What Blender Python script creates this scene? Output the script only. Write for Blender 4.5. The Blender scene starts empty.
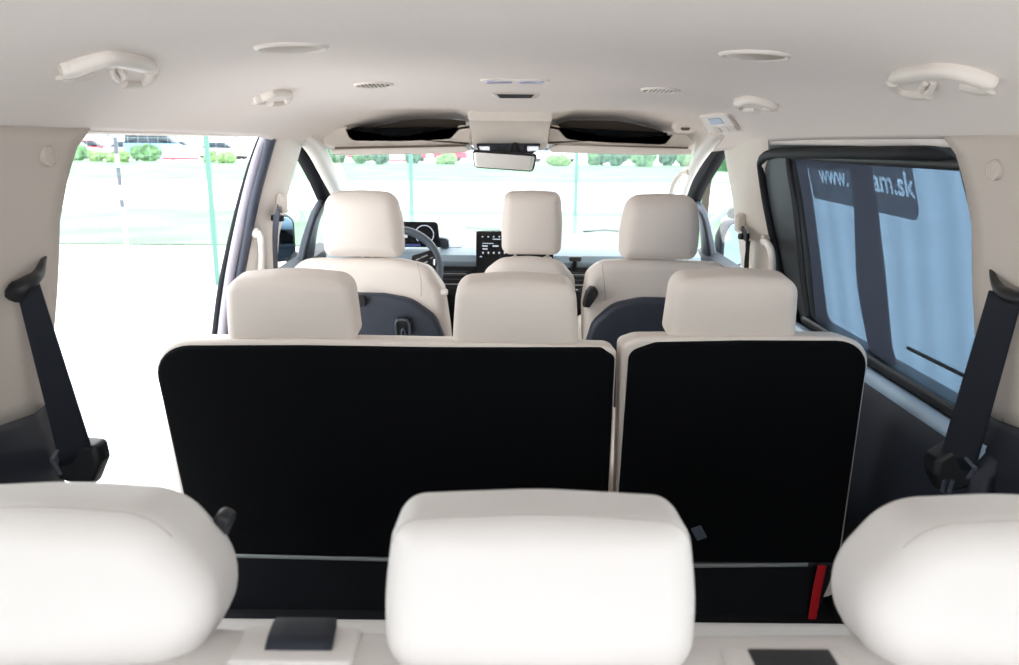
import bpy, bmesh, math, random
import mathutils.geometry
from mathutils import Vector, Matrix, noise
random.seed(7)
SC = bpy.context.scene
COL = SC.collection
PI = math.pi
# ------------------------------------------------------------------ camera model (used to measure the photograph)
F = 780.0
TH = math.radians(13.8)
ROLL = math.radians(0.5)
EYE = Vector((0, 0, 1.2))
FW = Vector((0, math.cos(TH), -math.sin(TH)))
U0 = Vector((0, math.sin(TH), math.cos(TH)))
R0 = Vector((1, 0, 0))
RT = R0 * math.cos(ROLL) + U0 * math.sin(ROLL)
UP = U0 * math.cos(ROLL) - R0 * math.sin(ROLL)
XC = 0.015          # centre line of the van
GZ = -0.55          # ground level (van floor is 0)


def ray(x, y):
    return FW + RT * ((x - 509.5) / F) - UP * ((y - 332.5) / F)


def atY(x, y, Y):
    d = ray(x, y)
    return EYE + d * (Y / d.y)


def atX(x, y, X):
    d = ray(x, y)
    return EYE + d * (X / d.x)


def atZ(x, y, Z):
    d = ray(x, y)
    return EYE + d * ((Z - EYE.z) / d.z)


def lerp(a, b, t):
    return a + (b - a) * t


def table(tab, v):
    if v <= tab[0][0]:
        return tab[0][1]
    for (a, p), (b, q) in zip(tab, tab[1:]):
        if v <= b:
            return lerp(p, q, (v - a) / (b - a))
    return tab[-1][1]


def smooth(t):
    t = max(0, min(1, t))
    return t * t * (3 - 2 * t)


SIDE = [(0, .95), (.3, .95), (.65, .93), (.9, .88), (1.05, .845), (1.2, .80), (1.3, .74)]


def sx(z):
    return table(SIDE, z)


def at_side(x, y, off=0.0):
    """where the line of sight meets the van's side wall (off = metres outboard)"""
    s = 1 if x > 511 else -1
    X = .85
    for _ in range(12):
        p = atX(x, y, s * X + XC)
        X = sx(p.z) + off
    return atX(x, y, s * X + XC)


# ------------------------------------------------------------------ materials
MATS = {}


def mat(name, col, rough=.5, metal=0.0, spec=.5, bump=None, var=0.0, vscale=40, sheen=0):
    if name in MATS:
        return MATS[name]
    m = bpy.data.materials.new(name)
    m.use_nodes = True
    nt = m.node_tree
    b = nt.nodes['Principled BSDF']
    b.inputs['Base Color'].default_value = (*col, 1)
    b.inputs['Roughness'].default_value = rough
    b.inputs['Metallic'].default_value = metal
    b.inputs['Specular IOR Level'].default_value = spec
    if sheen:
        b.inputs['Sheen Weight'].default_value = sheen
    if bump or var:
        tc = nt.nodes.new('ShaderNodeTexCoord')
    if bump:
        sc_, st = bump
        n = nt.nodes.new('ShaderNodeTexNoise')
        n.inputs['Scale'].default_value = sc_
        n.inputs['Detail'].default_value = 3
        bp = nt.nodes.new('ShaderNodeBump')
        bp.inputs['Strength'].default_value = st
        bp.inputs['Distance'].default_value = .001
        nt.links.new(tc.outputs['Object'], n.inputs['Vector'])
        nt.links.new(n.outputs['Fac'], bp.inputs['Height'])
        nt.links.new(bp.outputs['Normal'], b.inputs['Normal'])
    if var:
        n2 = nt.nodes.new('ShaderNodeTexNoise')
        n2.inputs['Scale'].default_value = vscale
        n2.inputs['Detail'].default_value = 4
        r = nt.nodes.new('ShaderNodeValToRGB')
        r.color_ramp.elements[0].position = .3
        r.color_ramp.elements[1].position = .7
        r.color_ramp.elements[0].color = (*[c * (1 - var) for c in col], 1)
        r.color_ramp.elements[1].color = (*[min(1, c * (1 + var)) for c in col], 1)
        nt.links.new(tc.outputs['Object'], n2.inputs['Vector'])
        nt.links.new(n2.outputs['Fac'], r.inputs['Fac'])
        nt.links.new(r.outputs['Color'], b.inputs['Base Color'])
    MATS[name] = m
    return m


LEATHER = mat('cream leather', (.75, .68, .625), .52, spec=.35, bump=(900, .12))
LEATHER2 = mat('cream leather rear dimmed', (.62, .595, .58), .5, spec=.35, bump=(900, .12))  # same leather, darkened to offset strong rear light on the third row
SEAM = mat('cream seam', (.42, .39, .37), .7)
HEADLINER = mat('headliner cloth', (.86, .79, .75), .95, spec=.1, bump=(1500, .2), var=.015, vscale=300)
TRIM = mat('cream trim plastic', (.75, .69, .63), .6, spec=.3)
TRIM_L = mat('pale trim plastic', (.82, .76, .705), .45, spec=.4)
CARPET = mat('black back carpet', (.0045, .0048, .006), .95, spec=.08, bump=(2500, .4))
BLACK = mat('black plastic', (.012, .013, .016), .45, spec=.4)
RUBBER = mat('black rubber', (.010, .011, .015), .6, spec=.2)
NAVY = mat('dark slate plastic', (.021, .025, .037), .55, spec=.35)
SEAL3 = mat('blue grey rubber', (.05, .058, .085), .45, spec=.5)
SLATE = mat('slate grey plastic', (.065, .075, .10), .5, spec=.4)
DASH = mat('dash grey sky sheen', (.28, .35, .42), .45, spec=.5)  # base lightened to paint the sky reflected on the dash top
WALLT = mat('pillar trim cloth shaded', (.63, .565, .51), .8, spec=.2)  # cream trim darkened to paint the shade on the rear pillars
FRAMEB = mat('matt black frame', (.004, .0045, .006), .8, spec=.08)
WEB = mat('black webbing', (.016, .019, .028), .7, spec=.25, bump=(1200, .3))
CHROME = mat('chrome', (.75, .78, .84), .15, metal=1)
SILVER = mat('satin silver', (.55, .56, .6), .3, metal=1)
SILL = mat('sill painted reflection', (.40, .53, .66), .35, spec=.6)
GREYSTRIP = mat('painted door edge', (.36, .34, .40), .35, spec=.5)
RED = mat('red strap', (.55, .012, .02), .6)
FLOORM = mat('floor carpet', (.02, .02, .023), .95, spec=.1)
MIRROR_B = mat('door mirror silver', (.30, .43, .54), .03, metal=1)
MIRROR = mat('mirror silver', (.68, .71, .72), .02, metal=1)
BLIND_LOGO = None


def glass(name, tint=(1, 1, 1), gl=.06, rough=.0):
    m = bpy.data.materials.new(name)
    m.use_nodes = True
    nt = m.node_tree
    nt.nodes.remove(nt.nodes['Principled BSDF'])
    o = nt.nodes['Material Output']
    t = nt.nodes.new('ShaderNodeBsdfTransparent')
    t.inputs['Color'].default_value = (*tint, 1)
    g = nt.nodes.new('ShaderNodeBsdfGlossy')
    g.inputs['Roughness'].default_value = rough
    fr = nt.nodes.new('ShaderNodeMath')
    lw = nt.nodes.new('ShaderNodeLayerWeight')
    lw.inputs['Blend'].default_value = .25
    fr.operation = 'MULTIPLY'
    fr.inputs[1].default_value = gl * 3
    nt.links.new(lw.outputs['Fresnel'], fr.inputs[0])
    mx = nt.nodes.new('ShaderNodeMixShader')
    nt.links.new(fr.outputs[0], mx.inputs[0])
    nt.links.new(t.outputs[0], mx.inputs[1])
    nt.links.new(g.outputs[0], mx.inputs[2])
    nt.links.new(mx.outputs[0], o.inputs['Surface'])
    return m


GLASS = glass('window glass', (.95, .985, .965))


def blind_material():
    m = bpy.data.materials.new('sunblind mesh')
    m.use_nodes = True
    nt = m.node_tree
    nt.nodes.remove(nt.nodes['Principled BSDF'])
    o = nt.nodes['Material Output']
    tc = nt.nodes.new('ShaderNodeTexCoord')
    mp = nt.nodes.new('ShaderNodeMapping')
    mp.inputs['Rotation'].default_value = (math.radians(38), 0, 0)
    nt.links.new(tc.outputs['Object'], mp.inputs['Vector'])
    w = nt.nodes.new('ShaderNodeTexWave')
    w.wave_type = 'BANDS'
    w.bands_direction = 'Z'
    w.inputs['Scale'].default_value = 46
    w.inputs['Distortion'].default_value = 1.6
    w.inputs['Detail'].default_value = 1
    w.inputs['Detail Scale'].default_value = .4
    nt.links.new(mp.outputs[0], w.inputs['Vector'])
    w2 = nt.nodes.new('ShaderNodeTexWave')
    w2.bands_direction = 'Y'
    w2.inputs['Scale'].default_value = 2.6
    w2.inputs['Distortion'].default_value = 3
    w2.inputs['Detail Scale'].default_value = .5
    nt.links.new(tc.outputs['Object'], w2.inputs['Vector'])
    a = nt.nodes.new('ShaderNodeMath')
    a.operation = 'MULTIPLY_ADD'
    a.inputs[1].default_value = .30
    nt.links.new(w.outputs['Fac'], a.inputs[0])
    b2 = nt.nodes.new('ShaderNodeMath')
    b2.operation = 'MULTIPLY_ADD'
    b2.inputs[1].default_value = .18
    b2.inputs[2].default_value = .70
    nt.links.new(w2.outputs['Fac'], b2.inputs[0])
    nt.links.new(b2.outputs[0], a.inputs[2])
    t = nt.nodes.new('ShaderNodeBsdfTransparent')
    mul = nt.nodes.new('ShaderNodeMix')
    mul.data_type = 'RGBA'
    mul.blend_type = 'MULTIPLY'
    mul.inputs[0].default_value = 1
    mul.inputs[6].default_value = (*BLIND_T, 1)
    nt.links.new(a.outputs[0], mul.inputs[7])
    nt.links.new(mul.outputs[2], t.inputs['Color'])
    d = nt.nodes.new('ShaderNodeBsdfDiffuse')
    d.inputs['Color'].default_value = (.075, .09, .125, 1)
    ad = nt.nodes.new('ShaderNodeAddShader')
    nt.links.new(t.outputs[0], ad.inputs[0])
    nt.links.new(d.outputs[0], ad.inputs[1])
    nt.links.new(ad.outputs[0], o.inputs['Surface'])
    return m


BLIND_T = (.085, .137, .195)


# ------------------------------------------------------------------ mesh helpers
def link_mesh(name, verts, faces, m, parent=None, smooth_=True, angle=40):
    me = bpy.data.meshes.new(name)
    me.from_pydata([tuple(v) for v in verts], [], faces)
    bm = bmesh.new()
    bm.from_mesh(me)
    bmesh.ops.remove_doubles(bm, verts=bm.verts, dist=1e-6)
    bmesh.ops.recalc_face_normals(bm, faces=bm.faces)
    if smooth_:
        for f in bm.faces:
            f.smooth = True
        for e in bm.edges:
            if len(e.link_faces) == 2 and e.calc_face_angle(0) > math.radians(angle):
                e.smooth = False
    bm.to_mesh(me)
    bm.free()
    me.materials.append(m)
    o = bpy.data.objects.new(name, me)
    COL.objects.link(o)
    if parent:
        o.parent = parent
        if parent.type == 'EMPTY':
            o.matrix_parent_inverse = parent.matrix_basis.inverted()
    return o


def thing(name, label, cat, loc=(0, 0, 0), group=None):
    o = bpy.data.objects.new(name, None)
    o.empty_display_size = .05
    COL.objects.link(o)
    o.location = loc
    o['label'] = label
    o['category'] = cat
    if group:
        o['group'] = group
    return o


def tag(o, label, cat, group=None):
    o['label'] = label
    o['category'] = cat
    if group:
        o['group'] = group
    return o


def struct(o, label=None, cat=None):
    o['kind'] = 'structure'
    if label:
        o['label'] = label
        o['category'] = cat
    return o


def round_poly(pts, radii, n=6):
    out = []
    N = len(pts)
    if not hasattr(radii, '__len__'):
        radii = [radii] * N
    for i in range(N):
        p = Vector(pts[i]).to_2d()
        a = Vector(pts[i - 1]).to_2d() - p
        b = Vector(pts[(i + 1) % N]).to_2d() - p
        la, lb = a.length, b.length
        a.normalize()
        b.normalize()
        ang = a.angle(b)
        r = radii[i]
        if r < 1e-5 or ang > PI - .02:
            out.append(p)
            continue
        t = min(r / math.tan(ang / 2), la * .49, lb * .49)
        r = t * math.tan(ang / 2)
        c = p + (a + b).normalized() * (r / math.sin(ang / 2))
        s = p + a * t - c
        e = p + b * t - c
        a0 = math.atan2(s.y, s.x)
        d = math.atan2(e.y, e.x) - a0
        while d > PI:
            d -= 2 * PI
        while d < -PI:
            d += 2 * PI
        for k in range(n + 1):
            an = a0 + d * k / n
            out.append(c + Vector((math.cos(an), math.sin(an))) * r)
    return out


def resample(pts, step):
    out = []
    N = len(pts)
    for i in range(N):
        a, b = pts[i], pts[(i + 1) % N]
        k = max(1, int((b - a).length / step))
        for j in range(k):
            out.append(a.lerp(b, j / k))
    return out


def offset(pts, d):
    """inset a counter-clockwise or clockwise 2-D loop by d"""
    N = len(pts)
    area = sum(pts[i].x * pts[(i + 1) % N].y - pts[(i + 1) % N].x * pts[i].y for i in range(N))
    s = 1 if area > 0 else -1
    out = []
    for i in range(N):
        t = pts[(i + 1) % N] - pts[i - 1]
        if t.length < 1e-9:
            out.append(pts[i].copy())
            continue
        t.normalize()
        out.append(pts[i] + Vector((-t.y, t.x)) * (d * s))
    return out


def M_place(loc, lean=0, rz=0, rx=0):
    """lean: degrees the top tips back towards the tailgate (-Y)"""
    return Matrix.Translation(loc) @ Matrix.Rotation(math.radians(rz), 4, 'Z') @ Matrix.Rotation(math.radians(lean), 4, 'X')


def slab_geo(outline, depth, bev=.01, bev_f=None, dome=0, dome_f=0, M=None, nb=5, step=.03, shape=None):
    """a cushion: closed outline in X-Z, its near face at y=0, its far face at y=depth"""
    if bev_f is None:
        bev_f = bev
    pts = resample([Vector(p).to_2d() for p in outline], step)
    c = Vector((0, 0))
    for p in pts:
        c += p
    c /= len(pts)
    rings = []
    ins = offset(pts, bev)
    for s in (.25, .5, .75, .9):
        rings.append([(lerp(c.x, p.x, s), 0, lerp(c.y, p.y, s)) for p in ins])
    for k in range(nb + 1):
        a = PI / 2 * k / nb
        o_ = offset(pts, bev * (1 - math.sin(a)))
        rings.append([(p.x, bev * (1 - math.cos(a)), p.y) for p in o_])
    for k in range(nb, -1, -1):
        a = PI / 2 * k / nb
        o_ = offset(pts, bev_f * (1 - math.sin(a)))
        rings.append([(p.x, depth - bev_f * (1 - math.cos(a)), p.y) for p in o_])
    ins = offset(pts, bev_f)
    for s in (.9, .75, .5, .25):
        rings.append([(lerp(c.x, p.x, s), depth, lerp(c.y, p.y, s)) for p in ins])
    verts, faces = [], []
    N = len(pts)
    for r in rings:
        verts += [Vector(v) for v in r]
    for k in range(len(rings) - 1):
        for i in range(N):
            j = (i + 1) % N
            faces.append((k * N + i, k * N + j, (k + 1) * N + j, (k + 1) * N + i))
    a = len(verts)
    verts.append(Vector((c.x, 0, c.y)))
    b = len(verts)
    verts.append(Vector((c.x, depth, c.y)))
    L = (len(rings) - 1) * N
    for i in range(N):
        j = (i + 1) % N
        faces.append((a, i, j))
        faces.append((b, L + j, L + i))
    if dome or dome_f:
        xa, xb = min(p.x for p in pts), max(p.x for p in pts)
        za, zb = min(p.y for p in pts), max(p.y for p in pts)
        for v in verts:
            bu = max(0, 1 - ((2 * v.x - xa - xb) / (xb - xa)) ** 2) * max(0, 1 - ((2 * v.z - za - zb) / (zb - za)) ** 2)
            t = v.y / depth
            v.y += bu * (dome_f * t - dome * (1 - t))
    if shape:
        verts = [Vector(shape(v)) for v in verts]
    if M is not None:
        verts = [M @ v for v in verts]
    return verts, faces


def slab(name, outline, depth, m, parent=None, **kw):
    v, f = slab_geo(outline, depth, **kw)
    return link_mesh(name, v, f, m, parent)


def rbox_geo(c, s, r=.005, M=None):
    x, y, z = s
    ol = round_poly([(-x / 2, -z / 2), (x / 2, -z / 2), (x / 2, z / 2), (-x / 2, z / 2)], min(r * 1.5, x * .45, z * .45), 4)
    b = min(r, x * .3, z * .3, y * .45)
    MM = (M or Matrix()) @ Matrix.Translation((c[0], c[1] - y / 2, c[2]))
    return slab_geo(ol, y, bev=b, M=MM, nb=3, step=1)


def rbox(name, c, s, m, parent=None, r=.005, M=None):
    v, f = rbox_geo(c, s, r, M)
    return link_mesh(name, v, f, m, parent)


def join(*geos):
    V, Fc = [], []
    for v, f in geos:
        n = len(V)
        V += list(v)
        Fc += [tuple(i + n for i in q) for q in f]
    return V, Fc


def spline(pts, n=8):
    """Catmull-Rom through the points"""
    P = [Vector(p) for p in pts]
    out = []
    for i in range(len(P) - 1):
        p0 = P[max(i - 1, 0)]
        p1, p2 = P[i], P[i + 1]
        p3 = P[min(i + 2, len(P) - 1)]
        for k in range(n):
            t = k / n
            out.append(.5 * ((2 * p1) + (p2 - p0) * t + (2 * p0 - 5 * p1 + 4 * p2 - p3) * t * t + (3 * p1 - p0 - 3 * p2 + p3) * t ** 3))
    out.append(P[-1])
    return out


def tube_geo(path, ra, rb=None, ref=(0, 0, 1), n=12, closed=False, power=1.0, taper=None):
    """sweep an (elliptic or boxy) section along a path; ra across ref, rb along it"""
    if rb is None:
        rb = ra
    P = [Vector(p) for p in path]
    N = len(P)
    ref = Vector(ref)
    V, Fc = [], []
    for i in range(N):
        if closed:
            t = P[(i + 1) % N] - P[i - 1]
        else:
            t = P[min(i + 1, N - 1)] - P[max(i - 1, 0)]
        t.normalize()
        a = t.cross(ref)
        if a.length < 1e-4:
            a = t.cross(Vector((1, 0, .01)))
        a.normalize()
        b = a.cross(t)
        k = taper(i / (N - 1)) if taper else 1
        for j in range(n):
            an = 2 * PI * j / n + PI / n
            ca, sa = math.cos(an), math.sin(an)
            ca = math.copysign(abs(ca) ** power, ca)
            sa = math.copysign(abs(sa) ** power, sa)
            V.append(P[i] + a * (ca * ra * k) + b * (sa * rb * k))
    for i in range(N if closed else N - 1):
        i2 = (i + 1) % N
        for j in range(n):
            j2 = (j + 1) % n
            Fc.append((i * n + j, i * n + j2, i2 * n + j2, i2 * n + j))
    if not closed:
        Fc.append(tuple(range(n))[::-1])
        Fc.append(tuple(range((N - 1) * n, N * n)))
    return V, Fc


def tube(name, path, ra, m, parent=None, **kw):
    v, f = tube_geo(path, ra, **kw)
    return link_mesh(name, v, f, m, parent)


def lathe_geo(prof, M=None, n=32):
    """(r, z) profile spun about Z"""
    V, Fc = [], []
    for r, z in prof:
        for j in range(n):
            a = 2 * PI * j / n
            V.append(Vector((r * math.cos(a), r * math.sin(a), z)))
    for k in range(len(prof) - 1):
        for j in range(n):
            j2 = (j + 1) % n
            Fc.append((k * n + j, k * n + j2, (k + 1) * n + j2, (k + 1) * n + j))
    Fc.append(tuple(range(n))[::-1])
    Fc.append(tuple(range((len(prof) - 1) * n, len(prof) * n)))
    if M is not None:
        V = [M @ v for v in V]
    return V, Fc


def grid_geo(fn, us, vs, skip=None):
    V = [Vector(fn(u, v)) for u in us for v in vs]
    nv = len(vs)
    Fc = []
    for i in range(len(us) - 1):
        for j in range(nv - 1):
            if skip and skip((us[i] + us[i + 1]) / 2, (vs[j] + vs[j + 1]) / 2):
                continue
            Fc.append((i * nv + j, i * nv + j + 1, (i + 1) * nv + j + 1, (i + 1) * nv + j))
    return V, Fc


def thick(o, t, off=1):
    md = o.modifiers.new('thickness', 'SOLIDIFY')
    md.thickness = t
    md.offset = off
    return o


def frange(a, b, n):
    return [a + (b - a) * i / (n - 1) for i in range(n)]


def text_geo(body, width, M, extrude=.0006, bold=0.0, height=None):
    """lettering as a mesh: fitted to width, local X right and Y up, placed by M"""
    cu = bpy.data.curves.new('lettering', 'FONT')
    cu.body = body
    cu.size = 1
    cu.offset = bold
    ob = bpy.data.objects.new('lettering', cu)
    COL.objects.link(ob)
    dg = bpy.context.evaluated_depsgraph_get()
    me = bpy.data.meshes.new_from_object(ob.evaluated_get(dg))
    V = [v.co.copy() for v in me.vertices]
    Fc = [tuple(p.vertices) for p in me.polygons]
    bpy.data.objects.remove(ob)
    bpy.data.curves.remove(cu)
    x0 = min(v.x for v in V)
    x1 = max(v.x for v in V)
    y1 = max(v.y for v in V)
    s = width / (x1 - x0)
    sy = s if height is None else height / y1
    return [M @ Vector(((v.x - x0) * s, v.y * sy, 0)) for v in V], Fc


# ------------------------------------------------------------------ the van's shell
def zc(y):                       # ceiling height along the centre line
    return table([(-.2, 1.345), (1.0, 1.352), (1.95, 1.352), (2.12, 1.347), (2.3, 1.335), (2.95, 1.290), (3.1, 1.275), (3.25, 1.245), (3.4, 1.20), (3.45, 1.17)], y)


def hw(y):                       # half width of the headliner
    return table([(0, .80), (2.55, .80), (2.8, .785), (3.0, .765), (3.2, .745), (3.45, .735)], y)


def ceil_pt(u, y):
    w = hw(y)
    x = u * w
    front = smooth((y - 2.1) / .5)
    p = lerp(5.0, 7.0, front)
    edge = lerp(1.21, table([(2.5, 1.205), (3.0, 1.17), (3.45, 1.15)], y), front)
    z = zc(y) - (zc(y) - edge) * abs(u) ** p
    z += .024 * smooth((abs(x) - .15) / .07) * smooth((.60 - abs(x)) / .22) * smooth((y - 2.72) / .25)
    return (x + XC, y, z)


def ceil_z(x, y):
    return ceil_pt((x - XC) / hw(y), y)[2]


us = [-1, -.985, -.96, -.93, -.9, -.85, -.8, -.75, -.7, -.65, -.6, -.52, -.45, -.38, -.3, -.26, -.22, -.18, -.15, 0, .15, .18, .22, .26, .3, .38, .45, .52, .6, .65, .7, .75, .8, .85, .9, .93, .96, .985, 1]
ys = frange(-.48, 1.9, 16) + frange(1.95, 2.4, 10) + frange(2.45, 3.45, 24)  # roof and side walls lengthened rearward, unseen, to cut light on the third row
v, f = grid_geo(ceil_pt, us, ys)
ceiling = struct(link_mesh('ceiling', v, f, HEADLINER))
thick(ceiling, .03, 1)

# floor and bulkheads
v, f = rbox_geo((XC, 1.75, -.03), (1.92, 4.4, .06), .004)
struct(link_mesh('floor', v, f, FLOORM))
v, f = rbox_geo((XC, 4.0, .30), (1.90, .06, .72), .01)
struct(link_mesh('wall_front', v, f, BLACK))


def cpillar_edge(z):
    return table([(.0, 1.50), (.5, 1.47), (.74, 1.445), (.9, 1.440), (1.05, 1.425), (1.12, 1.433), (1.17, 1.448), (1.20, 1.465), (1.225, 1.50)], z)


_ba, _bb = at_side(0, 422), at_side(52, 404)


def BELT(y):
    return table([(-.2, .60), (_ba.y, (_ba.z)), (_bb.y, (_bb.z)), (1.55, _bb.z + .02)], y)


def beltline(y):                 # where the cream pillar trim meets the dark lower trim
    return BELT(y)


for s, nm in ((-1, 'left'), (1, 'right')):
    def up_pt(a, b, s=s):
        z0 = .55
        z = lerp(beltline(lerp(-.45, 1.5, a)), 1.215, b)
        y = lerp(-.45, cpillar_edge(z) + (.018 if s > 0 else 0), a)
        bulge = .012 * math.sin(PI * min(1, b)) * 1
        return (s * (sx(z) - bulge - .012 * smooth((a - .9) / .1) * 0) + XC, y, z)
    A = frange(0, .79, 12) + frange(.82, 1, 9)
    B = frange(0, 1, 17)
    v, f = grid_geo(up_pt, A, B, skip=lambda a, b: .36 < a < .77 and .2 < b < .86)
    w = struct(link_mesh('wall_' + nm, v, f, WALLT))
    thick(w, .05, 1 if s > 0 else 1)

    def lo_pt(a, b, s=s):
        zt = beltline(lerp(-.45, 1.5, a))
        z = lerp(-.02, zt, b)
        y = lerp(-.45, cpillar_edge(z), a)
        return (s * (sx(z) - .02 * smooth((1 - b) / .1)) + XC, y, z)
    v, f = grid_geo(lo_pt, A, frange(0, .8, 6) + frange(.86, 1, 6))
    w = struct(link_mesh('trim_1' if s < 0 else 'trim_2', v, f, NAVY))
    thick(w, .05, 1)
    # quarter window glass
    zz = frange(.76, 1.14, 5)
    v, f = grid_geo(lambda y, z, s=s: (s * (sx(z) + .02) + XC, y, z), frange(.15, 1.1, 5), zz)
    struct(link_mesh('window_5' if s < 0 else 'window_6', v, f, GLASS))

    # sills under the doors
    v, f = rbox_geo((s * .90 + XC, 2.7, -.02), (.12, 2.4, .12), .02)
    struct(link_mesh('trim_3' if s < 0 else 'trim_4', v, f, BLACK))

    # B pillar trim, cream
    if s < 0:
        lp = [(276, 126), (274, 138), (268, 163), (258, 200), (249, 240), (242, 270), (233, 330), (222, 420), (214, 520)]
        rp = [(318, 126), (302, 140), (292, 165), (282, 200), (275, 235), (273, 270), (272, 330), (268, 420), (262, 520)]
    else:
        rp = [(716, 132), (724, 148), (730, 165), (736, 200), (741, 235), (745, 270), (750, 330), (755, 420), (760, 520)]
        lp = [(768, 136), (768, 150), (764, 168), (766, 200), (773, 240), (780, 270), (794, 330), (812, 420), (830, 520)]
    V, Fc = [], []
    prof = [(0, .03), (0, .0), (.04, -.012), (.12, -.026), (.25, -.036), (.5, -.040), (.75, -.036), (.9, -.024), (.97, -.008), (1, .01), (1, .05)]
    for k_, (l_, r_) in enumerate(zip(lp, rp)):
        A_ = at_side(*l_, 0)
        B_ = at_side(*r_, -.01)
        d_ = .25 if k_ == 0 else .6 if k_ == 1 else 1
        for t, q in prof:
            p = A_.lerp(B_, t)
            V.append(p + Vector((s * (q * d_ if q < 0 else q), 0, 0)))
    n = len(prof)
    Fc = [(i * n + j, i * n + j + 1, (i + 1) * n + j + 1, (i + 1) * n + j) for i in range(len(lp) - 1) for j in range(n - 1)]
    w = struct(link_mesh('trim_5' if s < 0 else 'trim_6', V, Fc, TRIM_L if s < 0 else TRIM))  # left pillar takes the paler trim to paint light from the left window

    # A pillar trim, cream, from header to dash
    ap = [(303, 132, 2.9), (316, 149, 3.12), (328, 172, 3.4), (341, 197, 3.7)] if s < 0 else [(718, 128, 2.84), (702, 151, 3.12), (690.5, 175, 3.4), (682, 199, 3.7)]
    P = [atY(*c) for c in ap]
    P.append(P[-1] + (P[-1] - P[-2]) * 1.3)
    v, f = tube_geo(spline(P, 6), .036, .034, ref=(s, 0, 0.2), n=14, power=.8, taper=(lambda t: lerp(1.0, .45, smooth(t * 1.6))) if s > 0 else None)
    struct(link_mesh('trim_7' if s < 0 else 'trim_8', v, f, TRIM_L))

# windscreen
v, f = grid_geo(lambda a, b: (lerp(-1, 1, a) * lerp(.76, .84, b) + XC, lerp(3.40, 4.25, b) - .05 * (2 * a - 1) ** 2, lerp(1.165, .70, b)), frange(0, 1, 9), frange(0, 1, 7))
struct(link_mesh('window_1', v, f, GLASS))

# unseen tailgate swung up over the rear opening, added to shade the third row
v, f = grid_geo(lambda x, t: (x + XC, -.50 - t * 1.15, 1.39 + .06 * t - .03 * (x / .8) ** 2), frange(-.8, .8, 9), frange(0, 1, 7))
thick(struct(link_mesh('trim_14', v, f, NAVY)), .05, 1)

# ------------------------------------------------------------------ front doors (frame, glass, sail panel, lower panel)
for s, nm in ((-1, 'door_1'), (1, 'door_2')):
    if s < 0:
        fr = [(293, 140), (300, 147), (308, 160), (317, 178), (325, 197)]
        sail = [(327, 196), (316, 215), (309, 240), (304, 266)]
    else:
        fr = [(727, 141), (719, 150), (711, 164), (699, 185), (692, 202)]
        sail = [(692, 202), (702, 215), (707, 240), (710, 266)]
    P = spline([at_side(x, y, .03) for x, y in fr], 6)
    e = thing(nm, '', '', P[-1])
    del e['label'], e['category']
    struct(e)
    tube('upper_frame', P, .036, FRAMEB, e, rb=.036, ref=(s, 0, .3), n=10, power=.7)
    P2 = [p + Vector((-s * .024, -.022, -.006)) for p in P]
    tube('frame_seal', P2, .005, NAVY, e, ref=(s, 0, 0), n=8)
    Q = spline([at_side(x, y, .03) for x, y in sail], 6)
    tube('sail_panel', Q, .052, SLATE, e, rb=.02, ref=(s, 0, 0), n=10, power=.5, taper=lambda t: lerp(.42, 1.5, t))
    tube('window_seal', [p + Vector((-s * .01, -.05 * lerp(.5, 1.5, i / 18), 0)) for i, p in enumerate(Q)], .008, RUBBER, e, ref=(s, 0, 0), n=8)
    # door panel with a moulded ledge
    prof = [(.0, .05), (.0, -.01), (.25, -.02), (.30, -.075), (.36, -.085), (.40, -.03), (.58, -.02), (.63, 0), (.645, .05)]
    V = []
    YS = frange(2.66, 3.95, 8)
    for y in YS:
        for z, o_ in prof:
            V.append(Vector((s * (sx(z) + o_ + .01) + XC, y, z + .03 * (y - 2.66) / 1.3)))
    n = len(prof)
    Fc = [(i * n + j, i * n + j + 1, (i + 1) * n + j + 1, (i + 1) * n + j) for i in range(len(YS) - 1) for j in range(n - 1)]
    o = link_mesh('door_panel', V, Fc, NAVY, e)
    thick(o, .02)
    # glass
    zz = frange(.63, 1.19, 6)
    v, f = grid_geo(lambda y, z, s=s: (s * (sx(z) + .05) + XC, lerp(2.66, lerp(3.95, 2.92, (z - .63) / .56), y), z), frange(0, 1, 6), zz)
    g = struct(link_mesh('window_2' if s < 0 else 'window_3', v, f, GLASS))

# ------------------------------------------------------------------ left door opening seals
for i, (o_, dy, r, m_, pts) in enumerate((
        (.055, 0, .012, RUBBER, [(262, 136), (252, 163), (241, 200), (229, 250), (221, 290), (215, 338), (207, 420)]),
        (.03, 0, .016, GREYSTRIP, [(265, 138), (256, 163), (246, 200), (235, 250), (228, 290), (222, 338), (215, 420)]),
        (.005, 0, .018, SEAL3, [(271, 138), (264, 163), (254, 200), (244, 250), (237, 290), (231, 338), (224, 420)]))):
    P = spline([at_side(x, y, o_) for x, y in pts], 6)
    struct(tube('trim_%d' % (9 + i), P, r, m_, None, ref=(0, 1, 0), n=10))
# head rail over the left opening
P = [(-(sx(1.2) + .02) + XC, y, 1.212) for y in frange(1.45, 2.5, 8)]
struct(tube('trim_12', P, .022, TRIM, None, rb=.007, ref=(0, 0, 1), n=10))
P = [(-(sx(1.2) + .05) + XC, y, 1.222) for y in frange(1.45, 2.6, 8)]
struct(tube('trim_13', P, .03, RUBBER, None, rb=.008, ref=(0, 0, 1), n=10))

# ------------------------------------------------------------------ right sliding door with blind
d3 = thing('door_3', '', '', (sx(.6) + XC, 1.95, 0))
del d3['label'], d3['category']
struct(d3)


def side_poly(pts, off):
    return [at_side(x, y, off) for x, y in pts]


def yz_side(y, z, off):
    return Vector((sx(z) + off + XC, y, z))


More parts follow.
